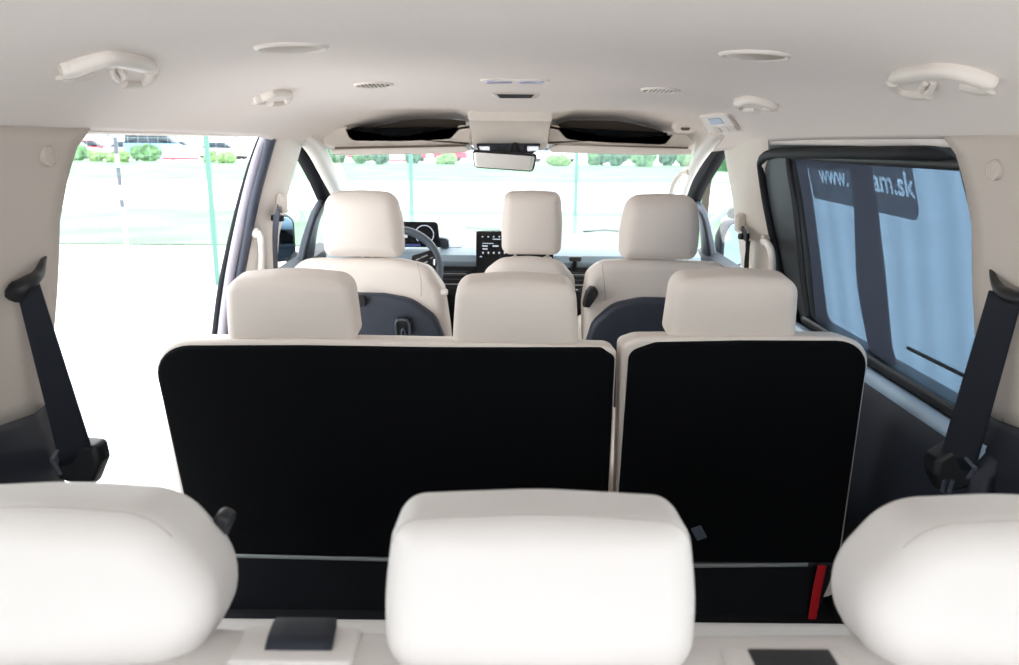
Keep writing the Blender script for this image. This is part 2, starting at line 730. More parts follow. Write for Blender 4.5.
def ring_frame_geo(outer, inner, off_o, off_i, th=.03):
    """frame between two equally long YZ loops that follow the side"""
    V, Fc = [], []
    N = len(outer)
    for y, z in outer:
        V.append(yz_side(y, z, off_o + th))
    for y, z in outer:
        V.append(yz_side(y, z, off_o))
    for y, z in inner:
        V.append(yz_side(y, z, off_i))
    for y, z in inner:
        V.append(yz_side(y, z, off_i + th))
    for k in range(3):
        for i in range(N):
            j = (i + 1) % N
            Fc.append((k * N + i, k * N + j, (k + 1) * N + j, (k + 1) * N + i))
    return V, Fc


def yz_loop(y0, y1, z0, z1, r, n=6, slope=0, lean0=0, lean1=0):
    pts = round_poly([(y0, z0), (y1, z0), (y1 + lean1, z1), (y0 + lean0, z1)], r, n)
    out = []
    for i in range(len(pts)):
        a, b = pts[i], pts[(i + 1) % len(pts)]
        k = 5 if (b - a).length > .1 else 1
        out += [a.lerp(b, j / k) for j in range(k)]
    return [(p.x, p.y) for p in out]


# lower door panel
prof = [(-.02, .05), (.0, .0), (.2, -.012), (.35, -.022), (.46, -.024), (.54, -.02), (.575, -.018), (.60, .0), (.60, .06)]
V = []
YS = frange(1.38, 2.55, 8)
for y in YS:
    for z, o_ in prof:
        V.append(Vector((sx(z) + o_ + XC, y, z)))
n = len(prof)
Fc = [(i * n + j, i * n + j + 1, (i + 1) * n + j + 1, (i + 1) * n + j) for i in range(len(YS) - 1) for j in range(n - 1)]
thick(link_mesh('door_panel', V, Fc, NAVY, d3), .03)
# sill bar that houses the blind, reflected outdoor light painted pale blue
P = [yz_side(y, .612 + .006 * 0, -.012) for y in frange(1.42, 2.5, 6)]
tube('sill_bar', P, .020, SILL, d3, rb=.022, ref=(0, 0, 1), n=16)
# frames: broad grey surround, black gasket
OUT = yz_loop(1.38, 2.67, .60, 1.195, [.03, .05, .07, .03], lean0=.10, lean1=.02)
INN = yz_loop(1.38, 2.44, .655, 1.160, [.05, .06, .05, .03])
v, f = ring_frame_geo(OUT, INN, .0, .02, .05)
link_mesh('window_surround', v, f, mat('surround grey', (.045, .052, .058), .5), d3)
DOORSEAL = [(p.y, p.z) for p in (at_side(*c) for c in ((800, 330), (786, 290), (777, 250), (768, 205), (763, 172), (763, 160), (773, 154), (800, 153), (850, 153), (900, 153), (935, 153), (960, 155)))]
P = [yz_side(y, z, -.004 if i_ < len(DOORSEAL) - 2 else .012 + .03 * (i_ - len(DOORSEAL) + 2)) for i_, (y, z) in enumerate(DOORSEAL)]
tube('door_seal', spline(P, 6), .015, RUBBER, d3, rb=.014, ref=(1, 0, .2), n=10)
P = [yz_side(y, z, .012) for y, z in [(2.44, .66), (2.45, .8), (2.44, 1.0), (2.435, 1.12), (2.42, 1.16), (2.38, 1.166), (2.0, 1.164), (1.6, 1.164), (1.36, 1.164)]]
tube('glass_gasket', spline(P, 6), .012, BLACK, d3, rb=.010, ref=(1, 0, .2), n=10)
P = [yz_side(y, z, .005) for y, z in [(2.45, .650), (1.9, .650), (1.40, .650)]]
tube('lower_gasket', spline(P, 6), .014, BLACK, d3, rb=.012, ref=(1, 0, .2), n=10)

# cream header between headliner and the door seal
v, f = grid_geo(lambda y, t: (sx(1.2) - .004 + XC + .035 * t * t, y, lerp(1.225, 1.178, t)), frange(1.48, 2.62, 10), frange(0, 1, 6))
thick(struct(link_mesh('trim_15', v, f, HEADLINER)), .012, 1)

# glass with black printed borders
zz = frange(.62, 1.19, 8)
v, f = grid_geo(lambda y, z: yz_side(y, z, .062), frange(1.36, 2.46, 3), zz)
w4 = struct(link_mesh('window_4', v, f, GLASS))
# dark printed border with the two pane openings


def pane(pts, radii):
    q_ = [at_side(x, y, .045) for x, y in pts]
    return resample([Vector(p) for p in round_poly([(p.y, p.z) for p in q_], radii, 8)], .03)


PANE_A = pane([(804, 167), (852, 169), (857, 280), (871, 359), (827, 322), (817, 240)], [.02, .012, .3, .02, .05, .3])
PANE_B = pane([(868, 157), (1000, 157), (1000, 442), (892, 370), (880, 240)], [.01, .01, .01, .085, .3])
PRINT = mat('black glass print', (.006, .007, .009), .5)
cu = bpy.data.curves.new('border', 'CURVE')
cu.dimensions = '2D'
cu.fill_mode = 'BOTH'
for lp_ in ([Vector((1.30, .60)), Vector((2.48, .60)), Vector((2.48, 1.19)), Vector((1.30, 1.19))], PANE_A, [Vector((max(1.31, p.x), min(1.185, max(.605, p.y)))) for p in PANE_B]):
    sp_ = cu.splines.new('POLY')
    sp_.points.add(len(lp_) - 1)
    sp_.use_cyclic_u = True
    for q_, p in zip(sp_.points, lp_):
        q_.co = (p.x, p.y, 0, 1)
ob = bpy.data.objects.new('border', cu)
COL.objects.link(ob)
me = bpy.data.meshes.new_from_object(ob.evaluated_get(bpy.context.evaluated_depsgraph_get()))
bpy.data.objects.remove(ob)
bm = bmesh.new()
bm.from_mesh(me)
for zz_ in frange(.63, 1.17, 12):
    bmesh.ops.bisect_plane(bm, geom=bm.verts[:] + bm.edges[:] + bm.faces[:], plane_co=(0, zz_, 0), plane_no=(0, 1, 0))
bm.verts.index_update()
V = [yz_side(q_.co.x, q_.co.y, .045) for q_ in bm.verts]
Fc = [tuple(q_.index for q_ in fc.verts) for fc in bm.faces]
bm.free()
thick(link_mesh('pane_border', V, Fc, PRINT, w4), .008, 0)

# sticker on the outside of the glass
STK = mat('sticker dark film', (.03, .035, .045), .5)


def trans_mat(name, col, tr):
    m = bpy.data.materials.new(name)
    m.use_nodes = True
    nt = m.node_tree
    nt.nodes.remove(nt.nodes['Principled BSDF'])
    d = nt.nodes.new('ShaderNodeBsdfDiffuse')
    d.inputs['Color'].default_value = (*col, 1)
    t = nt.nodes.new('ShaderNodeBsdfTransparent')
    t.inputs['Color'].default_value = (*tr, 1)
    a = nt.nodes.new('ShaderNodeAddShader')
    nt.links.new(d.outputs[0], a.inputs[0])
    nt.links.new(t.outputs[0], a.inputs[1])
    nt.links.new(a.outputs[0], nt.nodes['Material Output'].inputs['Surface'])
    return m


STK = trans_mat('dark sticker film', (.02, .02, .025), (.10, .10, .10))
STW = trans_mat('white sticker letters', (.25, .25, .25), (.92, .94, .95))


def stick_plane(x, y, off):
    """sight line against the flat upper glass plane (the side is flat between z=1.05 and z=1.2)"""
    k_ = (sx(1.2) - sx(1.05)) / .15
    d = ray(x, y)
    t = (sx(1.05) + off + XC + k_ * (EYE.z - 1.05) - EYE.x) / (d.x - k_ * d.z)
    return EYE + d * t


OFF = .066
kk = math.hypot((sx(1.2) - sx(1.05)) / .15, 1)
upd = Vector(((sx(1.2) - sx(1.05)) / .15, 0, 1)) / kk
O_ = stick_plane(815, 198, OFF)
MS_ = Matrix(((0, upd.x, 0, O_.x), (-1, 0, 0, O_.y), (0, upd.z, 0, O_.z), (0, 0, 0, 1)))


def suv(x, y):
    p = stick_plane(x, y, OFF) - O_
    return Vector((-p.y, p.dot(upd)))


def text_curve(body, bold):
    cu = bpy.data.curves.new('lettering', 'FONT')
    cu.body = body
    cu.size = 1
    cu.offset = bold
    ob = bpy.data.objects.new('lettering', cu)
    COL.objects.link(ob)
    dg = bpy.context.evaluated_depsgraph_get()
    c2_ = ob.evaluated_get(dg).to_curve(dg)
    out = [([(p.co.copy(), p.handle_left.copy(), p.handle_right.copy()) for p in sp.bezier_points]) for sp in c2_.splines if sp.type == 'BEZIER']
    ob.evaluated_get(dg).to_curve_clear()
    bpy.data.objects.remove(ob)
    return out


def inside(p, lp):
    c_ = False
    for i in range(len(lp)):
        a, b = lp[i], lp[i - 1]
        if (a.y > p.y) != (b.y > p.y) and p.x < (b.x - a.x) * (p.y - a.y) / (b.y - a.y) + a.x:
            c_ = not c_
    return c_


def text_loops(splines, p0, p1, h, bold):
    """flatten the outlines and map them so that the baseline runs p0 -> p1 with ascender height h"""
    loops = []
    for sp in splines:
        lp = []
        for i in range(len(sp)):
            a, b = sp[i], sp[(i + 1) % len(sp)]
            seg = mathutils.geometry.interpolate_bezier(a[0], a[2], b[1], b[0], 5)
            lp += [q_.to_2d() for q_ in seg[:-1]]
        cl = [q_ for i, q_ in enumerate(lp) if (q_ - lp[i - 1]).length > 1e-4]
        loops.append(cl)
    hole = [any(k_ != i and inside(lp[0], o_) for k_, o_ in enumerate(loops)) for i, lp in enumerate(loops)]
    loops = [offset(lp, bold if h_ else -bold) for lp, h_ in zip(loops, hole)]
    xs = [q_.x for lp in loops for q_ in lp]
    y1 = max(q_.y for lp in loops for q_ in lp)
    x0, x1 = min(xs), max(xs)
    d = p1 - p0
    nrm = Vector((-d.y, d.x)).normalized()
    return [[p0 + d * ((q_.x - x0) / (x1 - x0)) + nrm * (q_.y * h / y1) for q_ in lp] for lp in loops]


def film(loops):
    V, E_ = [], []
    for lp in loops:
        n0 = len(V)
        V += lp
        E_ += [(n0 + i, n0 + (i + 1) % len(lp)) for i in range(len(lp))]
    vo, eo, fo, *_ = mathutils.geometry.delaunay_2d_cdt([Vector(v) for v in V], E_, [], 0, 1e-7)
    Fc = []
    for fc in fo:
        c_ = sum((vo[i] for i in fc), Vector((0, 0))) / len(fc)
        if sum(inside(c_, lp) for lp in loops) % 2:
            Fc.append(tuple(fc))
    return [MS_ @ Vector((v.x, v.y, 0)) for v in vo], Fc


T1, T2 = text_curve('www.', .012), text_curve('gam.sk', .018)
parts_ = text_loops(T1, suv(820.5, 182.5), suv(849, 186.5), (suv(834, 171.5) - suv(834, 183)).length, .016) + \
    text_loops(T2, suv(866.5, 189), suv(916, 198), (suv(910, 173.5) - suv(910, 197)).length, .020)
a_, b_ = suv(814, 198), suv(921, 222)
top_ = suv(850, 156).y
k = round_poly([a_, b_, (b_.x - .0, top_), (a_.x, top_)], [.012, .035, .004, .004], 8)
V, Fc = film(parts_ + [k])
stk = link_mesh('sticker', V, Fc, STK, w4, smooth_=False)
stk['label'] = 'dark sticker printed with a white web address'
V, Fc = film(parts_)
lt = link_mesh('lettering', V, Fc, STW, stk, smooth_=False)
lt['label'] = 'white letters of a web address'

# the blind itself, hooked to the top of the frame, slightly wavy near its free edge
def blind_pt(y, z):
    wv = .006 * math.sin(y * 60) * smooth((1.60 - y) / .12) + .002 * math.sin(y * 25)
    return yz_side(y, z, .024 + wv)


v, f = grid_geo(blind_pt, frange(1.405, 2.40, 80), frange(.63, 1.172, 10))
blind = tag(link_mesh('sunblind', v, f, blind_material()), 'blue grey mesh sunblind pulled up over the right sliding door window', 'sunblind')
P = [blind_pt(y, 0) for y in (0,)]
a, b = at_side(908, 348, -.0), at_side(985, 386, -.0)
tube('pull_bar', [a, a.lerp(b, .5), b], .0042, BLACK, blind, n=8)['label'] = 'black bar across the blind'

# ------------------------------------------------------------------ headrests and seats
def headrest(parent, cx, y, z0, wb, wt, h, d, rt_=.035, rb_=.03, lean=8, m=LEATHER, dome=.012, arch=.006, posts=True, rz=0, bev=.028, seam=False, post_dx=.055, wm=None, post_m=None):
    if wm is None:
        wm = lerp(wb, wt, .5)
    pts = [(-wb / 2, 0), (wb / 2, 0), (wm / 2, h * .5), (wt / 2, h - arch), (0, h), (-wt / 2, h - arch), (-wm / 2, h * .5)]
    ol = round_poly(pts, [rb_, rb_, .3, rt_, .5, rt_, .3], 8)
    M = M_place((cx, y, z0), lean, rz)
    o = slab('headrest', ol, d, m, parent, bev=bev, dome=dome, dome_f=.012, M=M, step=.02, nb=7)
    if seam:
        pts2 = [Vector(p).to_2d() for p in ol]
        b_ = bev * (1 - math.sin(PI * .36))
        loop = offset(resample(pts2, .02), b_)
        y_ = bev * (1 - math.cos(PI * .36))
        top = [p for p in loop if p.y > h * .78]
        top.sort(key=lambda p: p.x)
        tube('seam', [M @ Vector((p.x, y_ - .0003, p.y)) for p in top], .0011, SEAM, o, n=6)
    if posts:
        for q in (-1, 1):
            a = M @ Vector((q * post_dx, d * .5, .02))
            b = M @ Vector((q * post_dx, d * .5, -.035))
            tube('post', [a, b], .006, CHROME, o, n=12)
            c = M @ Vector((q * post_dx, d * .5, -.020))
            g = lathe_geo([(.010, -.008), (.017, -.008), (.018, 0), (.015, .006), (.007, .007)], Matrix.Translation(c) @ Matrix.Rotation(math.radians(lean), 4, 'X'), 16)
            link_mesh('post_guide', g[0], g[1], post_m or TRIM, o)
    return o


def plane_pt(x, y, y0, z0, lean):
    """where the sight line meets a seat-back plane through (y0, z0) leaning back"""
    n = Vector((0, math.cos(math.radians(lean)), math.sin(math.radians(lean))))
    d = ray(x, y)
    t = n.dot(Vector((0, y0, z0)) - EYE) / n.dot(d)
    return EYE + d * t


def plane_uv(x, y, y0, z0, lean):
    p = plane_pt(x, y, y0, z0, lean)
    return (p.x, (p.z - z0) / math.cos(math.radians(lean)))


# ---- second row: left bench (two places) and right single seat
L2 = 17
Y2, Z2 = 1.60, .735


def uv2(x, y):
    return plane_uv(x, y, Y2, Z2, L2)


M2 = M_place((0, Y2, Z2), L2)


def bench(name, label, ol_px, radii, panel_px, pradii, rests, trims, seat_x, group):
    c = uv2(*ol_px[0])
    x0 = min(uv2(*p)[0] for p in ol_px)
    x1 = max(uv2(*p)[0] for p in ol_px)
    e = thing(name, label, 'seat', ((x0 + x1) / 2, 1.95, 0), group)
    ol = round_poly([uv2(*p) for p in ol_px], radii, 8)
    slab('backrest', ol, .12, LEATHER, e, bev=.010, bev_f=.05, dome_f=.01, M=M2 @ Matrix.Translation((0, .004, 0)), step=.05, shape=lambda v: (v.x, v.y, v.z - max(0, v.y - .012) * .42 * smooth((v.z + .15) / .15)))
    pl_ = round_poly([uv2(*p) for p in panel_px], pradii, 8)
    slab('back_panel', pl_, .02, CARPET, e, bev=.008, M=M2 @ Matrix.Translation((0, -.006, 0)), step=.05).__setitem__('label', 'black carpeted back panel')
    for kw in rests:
        headrest(e, **kw)
    # strip and lower flap
    for (xa, ya, xb, yb) in trims:
        a, b = uv2(xa, ya), uv2(xb, yb)
        P = [M2 @ Vector((lerp(a[0], b[0], t), -.012, lerp(a[1], b[1], t))) for t in frange(0, 1, 5)]
        tube('trim_strip', P, .005, mat('strip grey', (.22, .24, .24), .35, spec=.6), e, rb=.005, n=8)
    zb = min(uv2(*p)[1] for p in panel_px)
    xs0, xs1 = uv2(*panel_px[0])[0] + .004, uv2(*panel_px[1])[0] - .004
    ol = round_poly([(xs0 + .02, zb - .30), (xs1 - .02, zb - .30), (xs1 + .004, zb + .012), (xs0 - .004, zb + .012)], .01, 6)
    slab('lower_flap', ol, .05, BLACK, e, bev=.012, M=M2 @ Matrix.Translation((0, -.010, 0)), step=.08)
    # sitting cushion and base
    xs0, xs1 = seat_x
    sw = xs1 - xs0
    ol = round_poly([(xs0 + .01, .27), (xs1 - .01, .27), (xs1 - .01, .41), (xs0 + .01, .41)], .04, 6)
    slab('seat_cushion', ol, .44, LEATHER, e, bev=.04, M=Matrix.Translation((0, 1.86, 0)), step=.06)
    for q in (xs0 + .08, xs1 - .08):
        rbox('base_leg', (q, 2.02, .15), (.06, .40, .30), BLACK, e, r=.015)
    return e


left2 = bench('rear_bench', 'wide cream two-place bench with black carpeted back, left of the middle seam', 
      [(197, 600), (605, 600), (617, 353), (609, 349), (450, 345), (300, 342), (150, 343)],
      [.03, .03, .03, .02, .5, .5, .085],
      [(197, 553), (605, 560), (615, 357), (602, 349), (430, 348), (300, 346), (151, 346.5)],
      [.004, .004, .02, .02, .5, .5, .085],
      [dict(cx=-.465, y=1.605, z0=.776, wb=.278, wt=.258, h=.148, d=.10, rt_=.055, rb_=.018, lean=6, arch=.012, bev=.022),
       dict(cx=.013, y=1.605, z0=.770, wb=.272, wt=.250, h=.150, d=.10, rt_=.05, rb_=.018, lean=6, arch=.010, bev=.022)],
      [(197, 551, 388, 556), (388, 556, 608, 560)], (-.585, .235), 'second row seats')
right2 = bench('rear_bench', 'single cream seat with black carpeted back, right of the middle seam', 
      [(613, 600), (836, 600), (873, 340), (740, 339), (640, 340), (622, 346)],
      [.03, .03, .075, .5, .04, .02],
      [(614, 562), (838, 562), (869.5, 342), (740, 341.5), (655, 343), (629, 352)],
      [.004, .004, .075, .5, .05, .03],
      [dict(cx=.474, y=1.605, z0=.785, wb=.275, wt=.256, h=.148, d=.10, rt_=.045, rb_=.018, lean=6, arch=.010, bev=.022)],
      [(614, 563, 806, 561)], (.245, .665), 'second row seats')
# pull strap, label and small buttons on the second row
a = [plane_pt(x, y, Y2 - .03, Z2, L2) for x, y in ((822, 566), (817, 590), (811, 625), (806, 660))]
tube('release_strap', spline(a, 5), .011, RED, right2, rb=.003, ref=(0, 1, .3), n=8, power=.6)['label'] = 'red release strap'
p = plane_pt(699, 533, Y2 - .012, Z2, L2)
M = Matrix.Translation(p) @ Matrix.Rotation(math.radians(L2), 4, 'X') @ Matrix.Rotation(math.radians(-28), 4, 'Y')
rbox('care_tag', (0, 0, 0), (.026, .003, .045), mat('grey tag', (.10, .12, .16), .6), right2, r=.002, M=M)
for bx, by, par in ((300, 341, left2),):
    q = atZ(424, 342, .80)
# release lever on the bench top, behind the driver's seat
q = plane_pt(392, 342, Y2 + .05, Z2, L2)
rbox('release_lever', (0, 0, 0), (.07, .02, .006), TRIM_L, left2, r=.002, M=Matrix.Translation(q) @ Matrix.Rotation(math.radians(L2), 4, 'X'))

# ---- third row bench right in front of the lens
e3 = thing('rear_bench', 'cream third row bench with three big headrests, nearest of all the seats', 'seat', (XC, .62, 0))
ol = round_poly([(-.62, .28), (.66, .28), (.67, .70), (.62, .771), (.35, .776), (.02, .770), (-.30, .776), (-.58, .771), (-.64, .70)], [.03, .03, .1, .06, .5, .5, .5, .06, .1], 6)
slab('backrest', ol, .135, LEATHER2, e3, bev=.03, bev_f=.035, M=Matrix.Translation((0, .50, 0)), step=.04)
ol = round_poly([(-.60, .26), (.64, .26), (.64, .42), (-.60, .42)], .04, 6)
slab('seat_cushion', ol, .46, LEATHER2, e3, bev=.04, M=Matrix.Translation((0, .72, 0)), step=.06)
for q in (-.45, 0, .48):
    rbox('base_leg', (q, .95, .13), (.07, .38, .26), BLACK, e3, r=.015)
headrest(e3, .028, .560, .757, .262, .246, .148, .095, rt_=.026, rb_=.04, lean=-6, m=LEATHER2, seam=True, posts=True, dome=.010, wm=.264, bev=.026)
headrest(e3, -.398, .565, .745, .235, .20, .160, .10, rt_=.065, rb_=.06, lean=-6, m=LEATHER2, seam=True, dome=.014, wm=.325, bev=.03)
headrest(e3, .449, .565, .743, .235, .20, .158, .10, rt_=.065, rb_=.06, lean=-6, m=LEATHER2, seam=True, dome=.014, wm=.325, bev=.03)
# strap slots on the bench top
for (cx, cy) in ((296, 646), (790, 668)):
    q = atZ(cx, cy, .775)
    rbox('strap_bezel', (q.x, q.y, .773), (.105, .05, .010), LEATHER2, e3, r=.004)
    big = cx < 400
    if big:
        P = [atZ(298, 652, .776), atZ(300, 642, .783), atZ(302, 634, .784), atZ(305, 624, .779), atZ(306, 620, .765), atZ(306, 619, .74)]
        P = spline(P, 5)
        V = [p + Vector((w_, 0, 0)) for p in P for w_ in (-.0285, -.014, 0, .014, .0285)]
        Fc = [(i * 5 + j, i * 5 + j + 1, i * 5 + j + 6, i * 5 + j + 5) for i in range(len(P) - 1) for j in range(4)]
        ps = thick(link_mesh('pull_strap', V, Fc, WEB, e3), .003, 0)
        ps['label'] = 'black webbing pull strap'
    else:
        rbox('strap_slot', (q.x + .005, q.y + .002, .778), (.07, .035, .003), BLACK, e3, r=.001)
# belt guide clipped to the left headrest's inner side
p = atY(221, 527, .665)
M = Matrix.Translation(p) @ Matrix.Rotation(math.radians(25), 4, 'Y')
rbox('belt_clip', (0, 0, 0), (.016, .02, .034), BLACK, e3, r=.004, M=M)

# ---- front row
L1 = 12
Y1, Z1 = 2.58, .80


def front_seat(name, label, top_px, radii, shell_px, sradii, rest, seat_x, extras=None):
    def uv(x, y):
        return plane_uv(x, y, Y1, Z1, L1)
    M1 = M_place((0, Y1, Z1), L1)
    x0, x1 = seat_x
    e = thing(name, label, 'seat', ((x0 + x1) / 2, 2.85, 0), 'front row seats')
    ol = round_poly([uv(*p) for p in top_px], radii, 8)
    slab('backrest', ol, .14, LEATHER, e, bev=.035, bev_f=.05, dome=.012, M=M1, step=.05, shape=lambda v: (v.x, v.y, v.z - max(0, v.y - .03) * .35 * smooth((v.z + .2) / .2)))
    if shell_px:
        ol = round_poly([uv(*p) for p in shell_px], sradii, 8)
        slab('back_shell', ol, .05, mat('shell slate', (.030, .038, .056), .5), e, bev=.016, dome=.012, M=M1 @ Matrix.Translation((0, -.034, 0)), step=.05)['label'] = 'dark plastic back shell'
    headrest(e, **rest)
    ol = round_poly([(x0, .34), (x1, .34), (x1, .50), (x0, .50)], .04, 6)
    slab('seat_cushion', ol, .50, LEATHER, e, bev=.04, M=Matrix.Translation((0, 2.72, 0)), step=.06)
    rbox('seat_base', ((x0 + x1) / 2, 2.98, .17), ((x1 - x0) * .7, .42, .34), BLACK, e, r=.02)
    return e


drv = front_seat('front_seat', 'cream seat with dark shell behind the steering wheel',
    [(287, 460), (462, 460), (449, 335), (443, 292), (428, 268), (395, 261), (300, 261), (284, 280), (270, 330)],
    [.03, .03, .2, .1, .06, .2, .1, .06, .2],
    [(292, 470), (455, 470), (446, 338), (436, 314), (412, 297), (385, 292), (335, 291), (290, 298), (278, 330)],
    [.03, .03, .1, .08, .12, .15, .2, .08, .1],
    dict(cx=-.492, y=2.585, z0=.812, wb=.268, wt=.228, h=.222, d=.095, rt_=.055, rb_=.03, lean=6, wm=.272, dome=.02, bev=.04), (-.74, -.26))
psg = front_seat('front_seat', 'cream seat with dark shell on the right, by the window with the closed blind',
    [(590, 460), (745, 460), (742, 330), (735, 280), (722, 265), (640, 262), (602, 263), (588, 275), (583, 310), (583, 340)],
    [.03, .03, .2, .06, .06, .2, .1, .05, .1, .2],
    [(590, 470), (740, 470), (738, 330), (728, 306), (690, 297), (640, 296), (612, 302), (592, 320), (584, 345)],
    [.03, .03, .1, .1, .15, .15, .1, .08, .1],
    dict(cx=.498, y=2.585, z0=.812, wb=.262, wt=.225, h=.219, d=.095, rt_=.055, rb_=.035, lean=6, wm=.268, dome=.02, bev=.04), (.27, .75))
mid = front_seat('front_seat', 'narrow cream middle seat between the two front seats',
    [(492, 460), (576, 460), (577, 310), (575, 280), (561, 263), (530, 259), (500, 261), (484, 274), (480, 310)],
    [.03, .03, .2, .05, .07, .3, .07, .05, .2], None, None,
    dict(cx=.072, y=2.60, z0=.825, wb=.20, wt=.186, h=.213, d=.085, rt_=.03, rb_=.03, lean=6, wm=.205, dome=.015, bev=.03), (-.08, .22))
M1 = M_place((0, Y1, Z1), L1)


def p1(x, y, d=0):
    return plane_pt(x, y, Y1 + d, Z1, L1)


# driver's shell: raised moulding and pull handle
P = spline([p1(378, 345, -.05), p1(379, 320, -.052), p1(384, 309, -.052), p1(400, 306, -.052), p1(425, 314, -.05)], 5)
q = p1(403, 326, -.052)
MH = Matrix.Translation(q) @ Matrix.Rotation(math.radians(L1), 4, 'X')
ol = round_poly([(-.026, -.034), (.026, -.034), (.030, .03), (-.030, .03)], [.008, .008, .016, .016], 6)
slab('hook_bezel', ol, .01, mat('hook black', (.008, .009, .011), .35), drv, bev=.003, M=MH, step=.02)
P = [MH @ Vector(c) for c in ((-.022, -.004, -.03), (-.023, -.008, .005), (-.017, -.009, .024), (0, -.009, .027), (.017, -.009, .024), (.024, -.008, .005), (.023, -.004, -.03))]
tube('coat_hook', spline(P, 5), .0042, SLATE, drv, n=8)
P = [MH @ Vector(c) for c in ((-.006, -.004, -.034), (-.004, -.008, -.015), (.0, -.009, -.009), (.006, -.008, -.015), (.009, -.004, -.034))]
tube('hook_tab', spline(P, 4), .004, SLATE, drv, n=8)
q = p1(362, 300, -.05)
rbox('shell_clip', (0, 0, 0), (.028, .02, .042), BLACK, drv, r=.004, M=Matrix.Translation(q) @ Matrix.Rotation(math.radians(L1), 4, 'X'))
P = [p1(417, 263, -.03), p1(421, 280, -.035), p1(421, 296, -.035)]
tube('seam', spline(P, 5), .0012, SEAM, drv, n=6)
q = p1(444, 292, .02)
g = lathe_geo([(.001, -.012), (.011, -.011), (.013, 0), (.010, .012), (.001, .014)], Matrix.Translation(q) @ Matrix.Rotation(PI / 2, 4, 'Y'), 16)
link_mesh('recliner_knob', g[0], g[1], TRIM_L, drv)
# passenger's inner latch (black) and seam
V, Fc = slab_geo(round_poly([(-.030, -.050), (-.004, -.052), (.020, -.008), (.022, .004), (.010, .018), (-.008, .020), (-.020, .0)], .008, 5), .03, bev=.006, M=Matrix.Translation(p1(592, 294, -.045)) @ Matrix.Rotation(math.radians(L1), 4, 'X'))
link_mesh('fold_latch', V, Fc, BLACK, psg)['label'] = 'black fold latch'
P = [p1(602, 264, -.03), p1(604, 280, -.035), p1(606, 300, -.035)]
tube('seam', spline(P, 5), .0012, SEAM, psg, n=6)
q = p1(576, 300, -.03)
rbox('side_cover', (0, 0, 0), (.018, .03, .07), BLACK, mid, r=.005, M=Matrix.Translation(q))

# ------------------------------------------------------------------ dashboard
dash = thing('dashboard', 'dashboard with painted pale sky sheen and black vent strip under the windscreen', 'dashboard', (XC, 3.5, .3))
prof = [(4.02, .30), (4.12, .60), (4.10, .722), (4.0, .745), (3.8, .752), (3.6, .748), (3.44, .735), (3.38, .715), (3.365, .69), (3.37, .665)]
V, Fc = [], []
XS = frange(-.80, .83, 15)
for x in XS:
    for y, z in prof:
        V.append(Vector((x, y - .06 * (x / .8) ** 2 * (1 if y > 3.7 else 0), z)))
n = len(prof)
Fc = [(i * n + j, i * n + j + 1, (i + 1) * n + j + 1, (i + 1) * n + j) for i in range(len(XS) - 1) for j in range(n - 1)]
thick(link_mesh('dash_top', V, Fc, DASH, dash), .01, -1)
prof = [(3.37, .668), (3.385, .66), (3.385, .585), (3.36, .575), (3.36, .56), (3.42, .42), (3.55, .25), (3.6, .15)]
V = [Vector((x, y, z)) for x in XS for y, z in prof]
n = len(prof)
Fc = [(i * n + j, i * n + j + 1, (i + 1) * n + j + 1, (i + 1) * n + j) for i in range(len(XS) - 1) for j in range(n - 1)]
thick(link_mesh('lower_dash', V, Fc, BLACK, dash), .01, -1)
for x0, x1 in ((-.20, -.145), (.30, .66)):
    pass
for x0, x1 in ((-.36, -.17), (.22, .70)):
    w_ = x1 - x0
    vb = rbox('air_vent', ((x0 + x1) / 2, 3.378, .622), (w_, .016, .072), BLACK, dash, r=.006)
    for i, zz_ in enumerate((.645, .628, .611)):
        tube('vent_blade', [(x0 + .01, 3.367, zz_), (x1 - .01, 3.367, zz_)], .005, SLATE, vb, rb=.0022, ref=(0, 0, 1), n=8)
    tube('vent_trim', [(x0 + .03, 3.364, .636), (x1 - .02, 3.364, .636)], .0025, SILVER, vb, n=8)
    tube('chrome_line', [(x0 - .01, 3.362, .590), (x1 + .01, 3.362, .590)], .003, SILVER, dash, n=8)
# storage lid outline on the dash top
P = [(-.32, 3.47, .742), (-.30, 3.445, .740), (-.22, 3.445, .740), (-.215, 3.49, .744)]
tube('lid_seam', P, .0015, SLATE, dash, n=6)
# screens
SCREEN = mat('screen black', (.004, .005, .008), .25, spec=.25)


def emit(name, col, s=1.0):
    m = bpy.data.materials.new(name)
    m.use_nodes = True
    b = m.node_tree.nodes['Principled BSDF']
    b.inputs['Base Color'].default_value = (.02, .02, .02, 1)
    b.inputs['Emission Color'].default_value = (*col, 1)
    b.inputs['Emission Strength'].default_value = s
    return m


GLOW = emit('display glyphs', (.75, .82, .95), .9)
GLOWB = emit('display blue', (.08, .12, .42), .5)
Yi = 3.42
A = atY(334, 221, Yi)
B = atY(440.5, 247.5, Yi)
inst = thing('instrument_display', 'black driver display with a round dial behind the steering wheel', 'display', ((A.x + B.x) / 2, Yi, B.z))
ol = round_poly([(A.x, B.z), (B.x, B.z), (B.x - .012, A.z), (A.x, A.z)], [.004, .004, .018, .012], 6)
slab('screen', ol, .02, SCREEN, inst, bev=.003, M=Matrix.Translation((0, Yi, 0)), step=.05)
c = atY(424.5, 234.5, Yi - .003)
P = [c + Vector((.040 * math.cos(t), -.002, .040 * math.sin(t))) for t in frange(PI * 1.25, -PI * .25, 28)]
tube('dial', P, .0018, GLOW, inst, n=6)
c2 = atY(352, 234.5, Yi - .003)
P = [c2 + Vector((.040 * math.cos(t), -.002, .040 * math.sin(t))) for t in frange(PI * 1.25, -PI * .25, 28)]
tube('dial', P, .0018, GLOW, inst, n=6)
q = atY(405, 236, Yi - .003)
rbox('readout', (q.x, q.y, q.z), (.022, .002, .016), GLOW, inst, r=.001)
q = atY(408, 245, Yi - .003)
